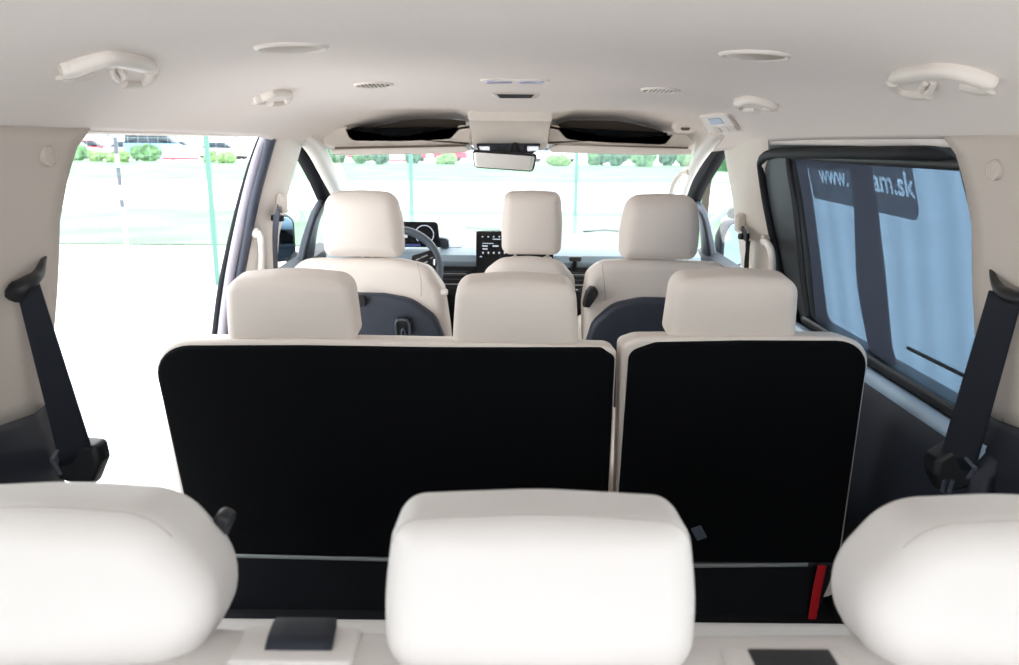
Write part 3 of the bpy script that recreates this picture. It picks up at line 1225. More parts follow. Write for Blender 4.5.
rbox('status_bar', (q.x, q.y, q.z), (.11, .002, .010), GLOWB, inst, r=.001)
q = atY(444, 243, Yi + .02)
ol = round_poly([(-.02, -.02), (.022, -.02), (.018, .018), (-.02, .024)], [.003, .003, .016, .003], 6)
slab('housing', ol, .05, SLATE, inst, bev=.005, M=Matrix.Translation(q), step=.03)

Ys = 3.345
A = atY(476, 231, Ys)
B = atY(552, 318, Ys)
info = thing('infotainment_screen', 'upright black touchscreen with white text on the centre of the dashboard', 'screen', ((A.x + B.x) / 2, Ys, B.z))
ol = round_poly([(A.x, B.z), (B.x, B.z), (B.x, A.z), (A.x, A.z)], .010, 5)
slab('screen', ol, .012, SCREEN, info, bev=.003, M=Matrix.Translation((0, Ys, 0)), step=.05)


def glyph(x, y, wpx, hpx, name='glyph', m=GLOW):
    q = atY(x, y, Ys - .002)
    k_ = Ys / F
    return rbox_geo((q.x, q.y, q.z), (wpx * k_, .002, hpx * k_), .0008)


gs = [glyph(482.5 + i * 5.6, 236.7, 1.6, 1.0) for i in range(6)]
gs += [glyph(483 + i * 5.4, 252.8, 1.4, 1.9) for i in range(5)]
gs += [glyph(481, 256.6, 2.2, .9)]
for g_ in gs:
    link_mesh('icon', g_[0], g_[1], GLOW, info)


def scr_text(body, x0, y0, wpx, hpx):
    a = atY(x0, y0, Ys - .0035)
    k_ = Ys / F * .985
    M = Matrix.Translation(a) @ Matrix.Rotation(PI / 2, 4, 'X')
    return text_geo(body, wpx * k_, M, bold=.02, height=hpx * k_)


rows_ = [glyph(488, 243.4, 11, .7), glyph(496.5, 239.2, 8, .8), glyph(485, 246, 5.5, 1.3), glyph(495.5, 246, 6.0, 1.3), glyph(485, 248.9, 5.0, 1.1)]
for g_ in rows_:
    link_mesh('text_line', g_[0], g_[1], GLOW, info)

# phone holder knob right of the middle headrest
q = atY(575, 263, 3.30)
kn = thing('phone_mount', 'small black knob shaped mount on the vent right of the middle headrest', 'mount', (q.x, 3.35, q.z - .03))
tube('stem', [(q.x, 3.365, q.z - .03), (q.x, 3.32, q.z - .01), (q.x, 3.30, q.z + .016)], .010, BLACK, kn, n=10, taper=lambda t: lerp(1.3, .8, t))
ol = round_poly([(-.024, 0), (.024, 0), (.028, .02), (-.028, .02)], .006, 4)
slab('clamp_head', ol, .03, BLACK, kn, bev=.004, M=Matrix.Translation((q.x, 3.285, q.z + .008)), step=.05)

# steering wheel
cw = atY(397, 270, 3.12)
whl = thing('steering_wheel', 'grey steering wheel with silver button spokes, half hidden by the headrest', 'steering wheel', tuple(cw))
MW = Matrix.Translation(cw) @ Matrix.Rotation(math.radians(-22), 4, 'X')
RW = .172
P = [MW @ Vector((RW * math.cos(t), 0, RW * .97 * math.sin(t))) for t in frange(0, 2 * PI * 47 / 48, 48)]
v, f = tube_geo(P, .016, .016, ref=tuple((MW.to_3x3() @ Vector((0, 1, 0)))), n=12, closed=True)
link_mesh('rim', v, f, mat('wheel grey', (.10, .125, .16), .4, spec=.5), whl)
ol = round_poly([(-.065, -.045), (.065, -.045), (.075, .03), (-.075, .03)], .025, 6)
slab('hub', ol, .05, SLATE, whl, bev=.012, M=MW @ Matrix.Translation((0, -.03, 0)), step=.03)
for s in (-1, 1):
    ol = round_poly([(s * .055, -.03), (s * .162, -.012), (s * .163, .02), (s * .135, .052), (s * .06, .028)], .010, 5)
    sp = slab('spoke', ol, .025, BLACK, whl, bev=.004, M=MW @ Matrix.Translation((0, -.012, .03)), step=.03)
    for i, (bx, bz, bw) in enumerate(((.085, .012, .018), (.110, .024, .030), (.118, .0, .014), (.140, .018, .012))):
        M = MW @ Matrix.Translation((s * bx, -.0135, bz + .03)) @ Matrix.Rotation(-s * .4, 4, 'Y')
        rbox('switch', (0, 0, 0), (bw, .004, .005), SILVER if i != 2 else CHROME, sp, r=.001, M=M)
    P = [MW @ Vector((s * .150, -.014, z + .03)) for z in (-.012, .0, .012)]
    tube('chrome_accent', P, .004, CHROME, sp, n=8)
tube('column', [MW @ Vector((0, .02, 0)), MW @ Vector((0, .16, -.03))], .05, BLACK, whl, n=14)

# wiper resting at the windscreen base
for lab, px in (('thin dark wiper blade on the windscreen base, left of the middle headrest', [(466, 233.5), (482, 231.5), (500, 231)]),
                ('thin dark wiper blade on the windscreen base, right of the middle headrest', [(583, 231.5), (605, 230), (640, 233)])):
    P = [atY(x, y, 4.18) for x, y in px]
    w_ = thing('wiper', lab, 'wiper', tuple(P[1]), 'windscreen wipers')
    tube('blade', P, .006, SLATE, w_, n=8)
    tube('arm', [P[1] + Vector((0, .012, 0)), P[2] + Vector((.02, .02, -.01))], .005, BLACK, w_, n=8)

# ------------------------------------------------------------------ overhead: trays, visors, console, mirror
YL = 3.02


def uvL(x, y, Y=YL):
    p = atY(x, y, Y)
    return (p.x, p.z)


def lip(name, px, radii, label, dark_px):
    e = thing(name, label, 'overhead tray', tuple(atY(*px[0], YL)), 'overhead trays')
    ol = round_poly([uvL(*p) for p in px], radii, 6)
    slab('lip', ol, .035, TRIM, e, bev=.010, M=Matrix.Translation((0, YL, 0)), step=.02)
    ol = round_poly([uvL(*p, YL + .04) for p in dark_px], .008, 4)
    slab('tray_liner', ol, .13, mat('tray black', (.006, .0065, .008), .8, spec=.1), e, bev=.005, M=Matrix.Translation((0, YL + .037, 0)), step=.04)
    xs_ = [uvL(*p, YL + .04)[0] for p in dark_px]
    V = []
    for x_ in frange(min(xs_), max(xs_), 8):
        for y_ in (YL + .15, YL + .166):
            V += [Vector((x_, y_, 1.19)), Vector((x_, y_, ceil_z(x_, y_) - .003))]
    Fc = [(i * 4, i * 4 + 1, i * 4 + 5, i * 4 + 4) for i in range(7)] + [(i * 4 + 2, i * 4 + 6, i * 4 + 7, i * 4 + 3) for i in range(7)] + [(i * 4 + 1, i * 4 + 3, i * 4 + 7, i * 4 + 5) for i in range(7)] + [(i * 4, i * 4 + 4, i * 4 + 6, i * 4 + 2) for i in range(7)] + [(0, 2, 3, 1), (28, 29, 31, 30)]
    link_mesh('tray_shade_back', V, Fc, mat('tray shade brown', (.13, .105, .085), .9, spec=.1), e)  # added back wall, its dark brown paints the shade inside the tray
    return e


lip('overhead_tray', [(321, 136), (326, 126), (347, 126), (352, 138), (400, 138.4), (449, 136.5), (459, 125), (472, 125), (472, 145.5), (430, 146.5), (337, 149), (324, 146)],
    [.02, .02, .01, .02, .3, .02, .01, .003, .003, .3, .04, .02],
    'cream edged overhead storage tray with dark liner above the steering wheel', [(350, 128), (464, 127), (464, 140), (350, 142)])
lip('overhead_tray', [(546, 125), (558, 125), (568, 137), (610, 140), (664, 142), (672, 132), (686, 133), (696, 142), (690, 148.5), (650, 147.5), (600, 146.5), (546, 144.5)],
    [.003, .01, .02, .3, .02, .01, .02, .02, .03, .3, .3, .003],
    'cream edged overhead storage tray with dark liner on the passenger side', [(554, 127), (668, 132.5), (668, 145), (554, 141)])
for lab, px in (('cream sun visor folded up over the steering wheel', [(331, 149.2), (466, 146.5), (470, 151), (455, 153.4), (340, 155.5), (330, 153.5)]),
                ('cream sun visor folded up on the passenger side', [(551, 146.5), (560, 144.5), (692, 149), (692, 154.5), (640, 155), (551, 152.5)])):
    pc = atY(*px[0], 3.0)
    e = thing('sun_visor', lab, 'sun visor', (pc.x, 3.1, pc.z), 'sun visors')
    ol = round_poly([uvL(*p, 2.985) for p in px], .008, 5)
    slab('visor_board', ol, .22, TRIM_L, e, bev=.006, M=Matrix.Translation((0, 2.985, 0)) @ Matrix.Rotation(0, 4, 'X'), step=.04)
    a, b = atY(px[0][0] + 4, px[0][1] - .8, 2.995), atY(px[2 if px[0][0] < 500 else 2][0] - 4, px[2 if px[0][0] > 500 else 1][1] - .8, 2.995)
    tube('gap_shade', [a, b], .005, mat('visor shadow gap', (.16, .13, .11), .8), e, n=8)  # dark rod paints the shaded slit above the visor

cons = thing('overhead_console', 'cream overhead console with dark map light panel above the mirror', 'console', tuple(atY(510, 150, 2.95)))
c0, c1 = atY(470.5, 122, 2.93), atY(549.5, 150, 2.96)
V, Fc = [], []
sec = [(2.835, ceil_z(0, 2.835) + .004, .0), (2.845, atY(510, 121, 2.845).z, .0), (2.86, atY(510, 121, 2.86).z, 0), (2.92, atY(510, 130, 2.92).z, .004), (2.965, atY(510, 140, 2.965).z, .006), (2.99, atY(510, 147.5, 2.99).z, .009), (3.02, atY(510, 150, 3.02).z, .014), (3.30, atY(510, 150, 3.02).z, .014), (3.36, 1.28, .014)]
ss = []
for y, z, ins in sec:
    xa, xb = atY(469.5, 135, 2.95).x + ins, atY(550.5, 135, 2.95).x - ins
    row = [(xa, 1.31), (xa, z + .012), (xa + .003, z + .004), (xa + .012, z)] + [(lerp(xa, xb, t), z) for t in (.25, .5, .75)] + [(xb - .012, z), (xb - .003, z + .004), (xb, z + .012), (xb, 1.31)]
    ss.append([Vector((x, y, zz_)) for x, zz_ in row])
n = len(ss[0])
V = [p for r in ss for p in r]
Fc = [(i * n + j, i * n + j + 1, (i + 1) * n + j + 1, (i + 1) * n + j) for i in range(len(ss) - 1) for j in range(n - 1)]
link_mesh('housing', V, Fc, TRIM, cons)
ol = round_poly([uvL(*p, 2.97) for p in ((476, 143.5), (541, 143.5), (539, 150), (529, 155.5), (487, 155.5), (478, 150))], .006, 5)
slab('map_light_panel', ol, .04, NAVY, cons, bev=.005, M=Matrix.Translation((0, 2.965, 0)), step=.03)
for xa, xb in ((478, 490), (527, 539)):
    ol = round_poly([uvL(*p, 2.963) for p in ((xa, 146), (xb, 146), (xb, 151), (xa + (3 if xa < 500 else 0), 151.5))], .004, 4)
    slab('map_light', ol, .006, SILVER, cons, bev=.002, M=Matrix.Translation((0, 2.960, 0)), step=.03)
V, Fc = join(*[rbox_geo((*[uvL(x, 149.5, 2.963)[0]], 2.962, uvL(x, 148.5, 2.963)[1]), (.018, .005, .014), .002) for x in (496, 502.5, 509, 515.5, 522)])
link_mesh('switches', V, Fc, BLACK, cons)

# rear view mirror
cm = atY(504, 161.5, 2.93)
mir = thing('rear_view_mirror', 'oblong rear view mirror hanging under the overhead console', 'mirror', tuple(cm))
MM = Matrix.Translation(cm) @ Matrix.Rotation(math.radians(2.3), 4, 'Y') @ Matrix.Rotation(math.radians(-9), 4, 'Z') @ Matrix.Rotation(math.radians(13), 4, 'X')
hwid, hh = .121, .0345
ol = round_poly([(-hwid + .008, -hh + .004), (hwid - .012, -hh), (hwid, hh - .004), (-hwid, hh)], [.018, .018, .012, .012], 6)
slab('mirror_housing', ol, .03, BLACK, mir, bev=.006, bev_f=.014, M=MM, step=.03)
ol2 = offset([Vector(p) for p in ol], .0055)
slab('mirror_glass', ol2, .002, MIRROR, mir, bev=.0005, M=MM @ Matrix.Translation((0, -.0015, 0)), step=.03)
tube('mirror_stalk', [MM @ Vector((.03, .02, .01)), MM @ Vector((.03, .05, .045)), MM @ Vector((.03, .12, .06))], .010, BLACK, mir, n=10)

# ------------------------------------------------------------------ ceiling fittings
def ceil_hit(x, y):
    d = ray(x, y)
    t = .3
    while t < 6:
        p = EYE + d * t
        if abs((p.x - XC) / hw(p.y)) < 1 and p.z > ceil_z(p.x, p.y):
            break
        if abs((p.x - XC) / hw(p.y)) >= 1 and p.z > 1.2:
            break
        t += .002
    return EYE + d * t


def ceil_frame(p):
    u = (p.x - XC) / hw(p.y)
    a = Vector(ceil_pt(min(.999, u + .01), p.y)) - Vector(ceil_pt(max(-.999, u - .01), p.y))
    b = Vector(ceil_pt(u, p.y + .01)) - Vector(ceil_pt(u, p.y - .01))
    n = a.cross(b).normalized()
    if n.z > 0:
        n = -n              # points down into the cabin
    a.normalize()
    b = n.cross(a).normalized()
    return Matrix(((a.x, b.x, n.x, p.x), (a.y, b.y, n.y, p.y), (a.z, b.z, n.z, p.z), (0, 0, 0, 1)))


def round_lamp(x, y, wpx, label, cat, name, group, lens_m, slats=False):
    p = ceil_hit(x, y)
    M = ceil_frame(p)
    r = wpx / 2 * p.length * 0 + wpx / 2 * (p - EYE).dot(FW) / F
    e = thing(name, label, cat, tuple(p), group)
    g = lathe_geo([(r * .99, -.004), (r, .001), (r * .97, .004), (r * .90, .006), (r * .84, .004), (r * .83, -.001)], M, 36)
    link_mesh('bezel', g[0], g[1], TRIM_L, e)
    if slats:
        g = lathe_geo([(r * .82, -.002), (r * .8, .003), (r * .3, .0035), (.001, .0035)], M, 28)
        link_mesh('grille_plate', g[0], g[1], lens_m, e)
        for k_ in range(-3, 4):
            h_ = math.sqrt(max(0, .64 - (k_ * .2) ** 2)) * r
            a, b = M @ Vector((k_ * .2 * r, -h_, .005)), M @ Vector((k_ * .2 * r, h_, .005))
            tube('slat', [a, b], .0022, TRIM_L, e, n=6)
    else:
        g = lathe_geo([(r * .84, -.001), (r * .82, .004), (r * .6, .0065), (r * .3, .0075), (.001, .008)], M, 36)
        link_mesh('diffuser', g[0], g[1], lens_m, e)
    return e


LENS = mat('lamp lens', (.50, .42, .36), .35, spec=.5)
GRIL = mat('vent dark', (.20, .15, .12), .6)
round_lamp(291.5, 46.5, 74, 'large oval cream ceiling lamp above the left door opening side', 'lamp', 'ceiling_lamp', 'large ceiling lamps', LENS)
round_lamp(755, 54, 72, 'large oval cream ceiling lamp towards the right sliding door', 'lamp', 'ceiling_lamp', 'large ceiling lamps', LENS)
round_lamp(373.5, 84, 40, 'small round ceiling vent above the driver headrest', 'vent', 'ceiling_vent', 'small ceiling vents', GRIL, True)
round_lamp(660.5, 89.5, 40, 'small round ceiling vent above the passenger headrest', 'vent', 'ceiling_vent', 'small ceiling vents', GRIL, True)

# central lamp with blue-white lenses, and a dark camera pocket ahead of it
p = ceil_hit(515, 80)
M = ceil_frame(p)
k_ = (p - EYE).dot(FW) / F
e = thing('dome_lamp', 'slim cream dome lamp with two pale blue lenses on the ceiling centre', 'lamp', tuple(p))
ol = round_poly([(-35 * k_, -.030), (35 * k_, -.030), (35 * k_, .030), (-35 * k_, .030)], .028, 6)
MR = M @ Matrix.Rotation(-PI / 2, 4, 'X')
# slab's near face (y=0) must face down: local Y -> -normal
MS = M @ Matrix(((1, 0, 0, 0), (0, 0, 1, 0), (0, -1, 0, 0), (0, 0, 0, 1)))
slab('bezel', ol, .012, TRIM_L, e, bev=.003, M=MS @ Matrix.Translation((0, -.005, 0)), step=.03)
BLUE = mat('blue lens', (.42, .47, .72), .1, metal=.7)
for s in (-1, 1):
    ol = round_poly([(s * 3 * k_, -.010), (s * 28 * k_, -.022), (s * 30 * k_, 0), (s * 28 * k_, .022), (s * 3 * k_, .010)], .006, 5)
    slab('lens', ol, .006, BLUE, e, bev=.002, M=MS @ Matrix.Translation((0, -.008, 0)), step=.03)
p = ceil_hit(515, 94)
e = thing('conversation_mirror', 'small cream ceiling pocket with dark mirror between dome lamp and console', 'mirror', tuple(p))
pa = atY(515, 92, p.y - .01)
x0, x1 = atY(491, 92, p.y).x, atY(540, 92, p.y).x
zt = ceil_z(pa.x, p.y)
zb = atY(515, 98.5, p.y).z
V = [Vector(c) for c in ((x0 + .0, p.y - .05, zt + .002), (x1, p.y - .05, zt + .002), (x1 - .02, p.y, zb), (x0 + .02, p.y, zb), (x0, p.y + .08, zt), (x1, p.y + .08, zt))]
V = [Vector((x0, p.y - .045, zt + .004)), Vector((x1, p.y - .045, zt + .004)), Vector((x1 - .006, p.y - .012, zb + .010)), Vector((x0 + .006, p.y - .012, zb + .010)),
     Vector((x1 - .018, p.y - .008, zb)), Vector((x0 + .018, p.y - .008, zb)), Vector((x1 + .0, p.y + .08, zt - .004)), Vector((x0, p.y + .08, zt - .004))]
link_mesh('pocket', V, [(0, 1, 2, 3), (3, 2, 4, 5), (5, 4, 6, 7), (0, 3, 7), (3, 5, 7), (1, 6, 2), (2, 6, 4)], TRIM, e, angle=20)
pc = [atY(x, y, p.y - .0155) for x, y in ((494.5, 92.3), (536.5, 92.3), (531, 98.2), (500, 98.2))]
V = pc + [q + Vector((0, .006, 0)) for q in pc]
link_mesh('mirror_face', V, [(0, 1, 2, 3), (7, 6, 5, 4), (0, 4, 5, 1), (1, 5, 6, 2), (2, 6, 7, 3), (3, 7, 4, 0)], mat('dark mirror', (.02, .02, .024), .1, spec=.6), e, smooth_=False)

# rear climate panel
p = ceil_hit(719, 126)
cs_ = [ceil_hit(*c_) for c_ in ((699, 117), (726, 114), (739, 132), (711, 137))]
n_ = (cs_[2] - cs_[0]).cross(cs_[3] - cs_[1]).normalized()
if n_.dot(EYE - p) < 0:
    n_ = -n_
p = max(cs_, key=lambda c_: c_.dot(n_)) + n_ * .008


def on_panel(x, y):
    d = ray(x, y)
    return EYE + d * (n_.dot(p - EYE) / n_.dot(d))


a__ = (on_panel(732, 124) - on_panel(706, 127)).normalized()
c__ = n_.cross(a__)
if c__.z < 0:
    c__ = -c__
MS = Matrix(((a__.x, -n_.x, c__.x, p.x), (a__.y, -n_.y, c__.y, p.y), (a__.z, -n_.z, c__.z, p.z), (0, 0, 0, 1)))


def pan(pts):
    out = []
    for x, y in pts:
        q_ = on_panel(x, y) - p
        out.append((q_.dot(a__), q_.dot(c__)))
    return out


e = thing('climate_panel', 'cream climate control panel with small screen on the ceiling above the right pillar', 'control panel', tuple(p))
ol = round_poly(pan([(699, 117), (726, 114), (739, 132), (711, 137)]), .012, 6)
slab('panel', ol, .035, TRIM_L, e, bev=.004, M=MS, step=.03)
ol = round_poly(pan([(708, 119), (720, 117.8), (724, 123.5), (711.5, 125)]), .002, 3)
slab('screen', ol, .003, mat('lcd blue', (.10, .16, .30), .3), e, bev=.0005, M=MS @ Matrix.Translation((0, -.0015, 0)), step=.03)
for bx in (0, 7.5, 15):
    ol = round_poly(pan([(713 + bx, 127.6 - bx * .11), (719 + bx, 126.9 - bx * .11), (722.5 + bx, 132.2 - bx * .11), (716 + bx, 133 - bx * .11)]), .004, 3)
    slab('button', ol, .005, TRIM, e, bev=.0015, M=MS @ Matrix.Translation((0, -.0025, 0)), step=.03)


def roof_handle(grip, foot_px, hook_px, label, r, lift=.030):
    def near(x, y, k):
        h_ = ceil_hit(x, y)
        return h_ + (EYE - h_).normalized() * k
    mid_ = ceil_hit(*grip[len(grip) // 2])
    n = Vector(ceil_frame(mid_).col[2][:3])
    e = thing('grab_handle', label, 'grab handle', tuple(mid_), 'ceiling grab handles')
    N = len(grip)
    P = [near(x, y, lift * (.8 if i in (0, N - 1) else 1)) for i, (x, y) in enumerate(grip)]
    tube('grip', spline(P, 6), r, TRIM_L, e, rb=r * .85, ref=tuple(n), n=14, power=.85, taper=lambda t: lerp(.8, 1.0, smooth(min(t, 1 - t) * 9)))
    for px in foot_px:
        P = [near(x, y, .004 if 0 < i < len(px) - 1 else -.002) for i, (x, y) in enumerate(px)]
        tube('mount', spline(P, 5), r * .75, TRIM, e, rb=r * .6, ref=tuple(n), n=10, power=.85)
    if hook_px:
        P = [near(x, y, k) for x, y, k in hook_px]
        tube('coat_hook', spline(P, 4), r * .36, TRIM_L, e, n=8)
    return e


roof_handle([(60, 70), (73, 68), (90, 61.5), (108, 57.5), (130, 60.5), (149, 66)], [[(152, 70), (150, 77), (140, 83), (122, 83)], [(60, 74), (72, 76), (88, 74)]],
            [(112, 68, .0), (114, 76, .03), (120, 79, .035), (124, 74, .03), (120, 70, .012)], 'large cream grab handle with coat hook on the ceiling over the left opening', .0150)
roof_handle([(896, 78), (915, 73.5), (942, 70), (962, 72.5), (980, 78), (993, 83.5)], [[(893, 82), (899, 89), (912, 94), (930, 94)], [(992, 88), (980, 89), (964, 86)]],
            [(934, 82, .0), (931, 90, .03), (925, 93, .035), (921, 88, .03), (926, 83, .012)], 'large cream grab handle with coat hook on the ceiling over the blind', .0150)
roof_handle([(254, 99), (263, 96.5), (274, 92), (288, 94)], [[(289, 97), (286, 101), (278, 103), (270, 103)], [(255, 101), (262, 102)]], None, 'small cream grab handle on the ceiling beside the left pillar', .0155, .022)
roof_handle([(738, 101.5), (750, 98.5), (762, 100.5), (775, 105.5)], [[(737, 104), (741, 107.5), (749, 109.5), (758, 109.5)], [(774, 108), (766, 108)]], None, 'small cream grab handle on the ceiling by the climate panel', .0165, .022)

# passenger's handle at the end of the right tray
pa = atY(683, 128, 2.98)
e = thing('grab_handle', 'short cream grab handle at the outer end of the passenger side tray', 'grab handle', tuple(pa))
ol = round_poly([uvL(*p, 2.98) for p in ((670, 126), (676, 120), (696, 122), (699, 130), (690, 134), (675, 133))], .018, 5)
slab('grip', ol, .03, TRIM_L, e, bev=.009, M=Matrix.Translation((0, 2.965, 0)), step=.02)
ol = round_poly([uvL(*p, 2.98) for p in ((679, 127.5), (690, 127.5), (688, 130.5), (681, 130.5))], .004, 4)
slab('finger_hole_shade', ol, .004, mat('hole shade brown', (.12, .09, .075), .8), e, bev=.001, M=Matrix.Translation((0, 2.963, 0)), step=.02)  # dark brown plate paints the shaded hole onto the grip

# pillar grab handles
def pillar_handle(px, label, off, r=.013):
    P = [at_side(x, y, off + o_) for x, y, o_ in px]
    e = thing('grab_handle', label, 'grab handle', tuple(P[-1]), None)
    tube('grip', spline(P, 6), r, TRIM_L, e, rb=r * .8, ref=(1, .5, 0), n=12)
    for q in (P[0], P[-1]):
        g = lathe_geo([(r * 1.1, -.012), (r * 1.5, -.010), (r * 1.5, .008), (r * 1.1, .012)], Matrix.Translation(q + Vector((.008 if q.x > 0 else -.008, 0, 0))) @ Matrix.Rotation(PI / 2, 4, 'Y'), 16)
        link_mesh('mount', g[0], g[1], TRIM, e)


pillar_handle([(259, 233, -.03), (261, 240, -.055), (262, 255, -.06), (261, 272, -.05), (259, 284, -.03)], 'cream upright grab handle on the left pillar above the bench headrest', 0)
pillar_handle([(763, 241, -.04), (769, 246, -.06), (772, 258, -.06), (772, 272, -.055), (770, 284, -.04)], 'cream upright grab handle on the right pillar beside the blind', 0)
P = [atY(x, y, Y) for x, y, Y in ((686, 172, 3.36), (681, 175, 3.34), (674, 183, 3.35), (671, 196, 3.40), (672, 206, 3.48))]
e = thing('grab_handle', 'cream curved grab handle on the windscreen pillar behind the passenger headrest', 'grab handle', tuple(P[0]))
tube('grip', spline(P, 6), .014, TRIM_L, e, rb=.011, ref=(1, 0, 0), n=12)
for q, d_ in ((P[0], Vector((.035, .01, .0))), (P[-1], Vector((.05, .04, -.0)))):
    tube('mount', [q, q + d_], .013, TRIM, e, n=12)

# round covers on the pillar trim
for lab, px in (('round cream cap on the left rear pillar trim', (50, 156)), ('round cream cap on the right rear pillar trim', (993, 170))):
    p = at_side(*px, -.010)
    s = 1 if p.x > 0 else -1
    M = Matrix.Translation(p) @ Matrix.Rotation(-s * PI / 2, 4, 'Y') @ Matrix.Rotation(s * .22 * 0, 4, 'X')
    g = lathe_geo([(.017, -.01), (.018, .001), (.016, .0025), (.015, .0012), (.012, .002), (.001, .0025)], M, 28)
    tag(link_mesh('trim_cap', g[0], g[1], WALLT), lab, 'cap', 'pillar trim caps')

# ------------------------------------------------------------------ seat belts
def rear_belt(px_top, px_bot, guide_px, label, wtop, wbot, clip):
    s = 1 if px_top[0] > 511 else -1
    a = at_side(*px_top, -.035)
    b = at_side(*px_bot, -.075)
    e = thing('seat_belt', label, 'seat belt', tuple(b), 'rear seat belts')
    # flat webbing, facing the middle rear of the cabin
    nrm = (EYE + Vector((0, -.2, -.2)) - (a + b) / 2).normalized()
    P = [a.lerp(b, t) for t in frange(0, 1, 12)]
    side = (b - a).normalized().cross(nrm).normalized()
    ka, kb = (a - EYE).dot(FW) / F, (b - EYE).dot(FW) / F
    V, Fc = [], []
    for i, p in enumerate(P):
        w_ = lerp(wtop * ka, wbot * kb, i / 11) / 2
        for q in (-1, -.8, 0, .8, 1):
            V.append(p + side * w_ * q)
    n = 5
    Fc = [(i * n + j, i * n + j + 1, (i + 1) * n + j + 1, (i + 1) * n + j) for i in range(11) for j in range(n - 1)]
    thick(link_mesh('webbing', V, Fc, WEB, e), .002, 0)
    G = spline([at_side(x, y, o_) for x, y, o_ in guide_px], 5)
    tube('belt_guide', G, .010, BLACK, e, rb=.014, ref=(1, 0, 0), n=12, taper=lambda t: lerp(.25, 1.15, smooth(t * 1.4)))
    # tongue and lower cover
    M = Matrix.Translation(b + nrm * .006) @ Matrix.Rotation(math.radians(-20 * s), 4, 'Y')
    ol = round_poly([(-.034, -.05), (.034, -.05), (.040, .012), (.024, .045), (-.03, .03), (-.042, .0)], .012, 5)
    slab('retractor_cover', ol, .05, BLACK, e, bev=.01, M=M, step=.03)
    for (x0, y0, x1, y1) in clip:
        p0, p1_ = at_side(x0, y0, -.12), at_side(x1, y1, -.12)
        tube('tongue', [p0, p0.lerp(p1_, .5), p1_], .004, SLATE, e, rb=.003, n=8)
    return e


rear_belt((27, 283), (78, 462), [(46, 251, .01), (43, 262, -.02), (38, 274, -.035), (30, 281, -.04), (20, 288, -.035), (14, 296, -.02)], 'black seat belt hanging on the left rear pillar', 21, 31, [(57, 450, 52, 460), (52, 460, 60, 474)])
rear_belt((1006, 293), (956, 468), [(991, 262, .01), (993, 276, -.02), (999, 288, -.035), (1006, 294, -.04), (1016, 298, -.035), (1026, 298, -.02)], 'black seat belt hanging on the right rear pillar', 30, 33, [(966, 458, 975, 468), (975, 468, 968, 478), (945, 480, 942, 492), (953, 480, 949, 492)])

for s, guide, web, lab in ((-1, (279, 203), [(277, 212), (275, 240), (276, 275)], 'dark front seat belt on the left middle pillar'),
                          (1, (743, 222), [(748, 240), (747, 255), (746, 275)], 'dark front seat belt on the right middle pillar')):
    p = at_side(*guide, -.055)
    e = thing('seat_belt', lab, 'seat belt', tuple(p), 'front seat belts')
    M = Matrix.Translation(p) @ Matrix.Rotation(s * .5, 4, 'Z')
    ol = round_poly([(-.014, -.035), (.014, -.035), (.017, .02), (.0, .036), (-.017, .02)], .008, 5)
    slab('height_adjuster', ol, .03, TRIM if s > 0 else TRIM_L, e, bev=.008, M=M, step=.02)
    P = [at_side(x, y, -.075) for x, y in web]
    P = [p + Vector((0, 0, -.035))] + P
    tube('webbing', spline(P, 5), .022, WEB if s > 0 else SLATE, e, rb=.002, ref=(s, -.8, 0), n=8, power=.5)
    rbox('belt_loop', (0, -.012, -.05), (.05, .02, .022), BLACK, e, r=.005, M=M)

# ------------------------------------------------------------------ door mirrors
for s, c_px, lab in ((-1, (283, 238), 'black door mirror outside the left front window'), (1, (734, 244), 'door mirror with pale blue glass outside the right front window')):
    c = atX(*c_px, s * 1.10)
    e = thing('door_mirror', lab, 'door mirror', tuple(c), 'door mirrors')
    M = Matrix.Translation(c) @ Matrix.Rotation(s * math.radians(12 if s > 0 else -48), 4, 'Z')
    k_ = (c - EYE).dot(FW) / F
    ol = round_poly([(-14 * k_, -24 * k_), (15 * k_, -24 * k_), (15 * k_, 17 * k_), (6 * k_, 25 * k_), (-8 * k_, 22 * k_), (-14 * k_, 8 * k_)], .05, 6)
    slab('mirror_housing', ol, .10, BLACK if s < 0 else NAVY, e, bev=.012, bev_f=.04, M=M, step=.03)
    ol2 = offset([Vector(p) for p in ol], .016)
    slab('mirror_glass', ol2, .004, MIRROR_B, e, bev=.001, M=M @ Matrix.Translation((0, -.003, 0)), step=.03)
    tube('mirror_arm', [c + Vector((0, .05, -20 * k_)), c + Vector((-s * .12, .06, -24 * k_)), Vector((s * .96, c.y + .05, c.z - 26 * k_))], .03, BLACK, e, n=10)

# ------------------------------------------------------------------ outside
GROUND = mat('pale concrete', (.70, .69, .69), .9, var=.06, vscale=.6)
GRASS = mat('grass', (.205, .34, .21), .95, spec=.1, var=.25, vscale=.5)
v, f = grid_geo(lambda x, y: (x, y, GZ), frange(-150, 150, 7), frange(-60, 400, 7))
g = struct(link_mesh('ground', v, f, GROUND))


def strip(name, pts, z, m):
    V = [Vector((x, y, GZ + z)) for x, y in pts]
    o = link_mesh(name, V, [tuple(range(len(V)))], m)
    return struct(o)


strip('lawn', [(-120, 12.5), (4.2, 13.1), (6.2, 20), (-120, 19)], .02, GRASS)
strip('lawn', [(-150, 33), (10.5, 35), (18, 62), (-150, 62)], .02, GRASS)

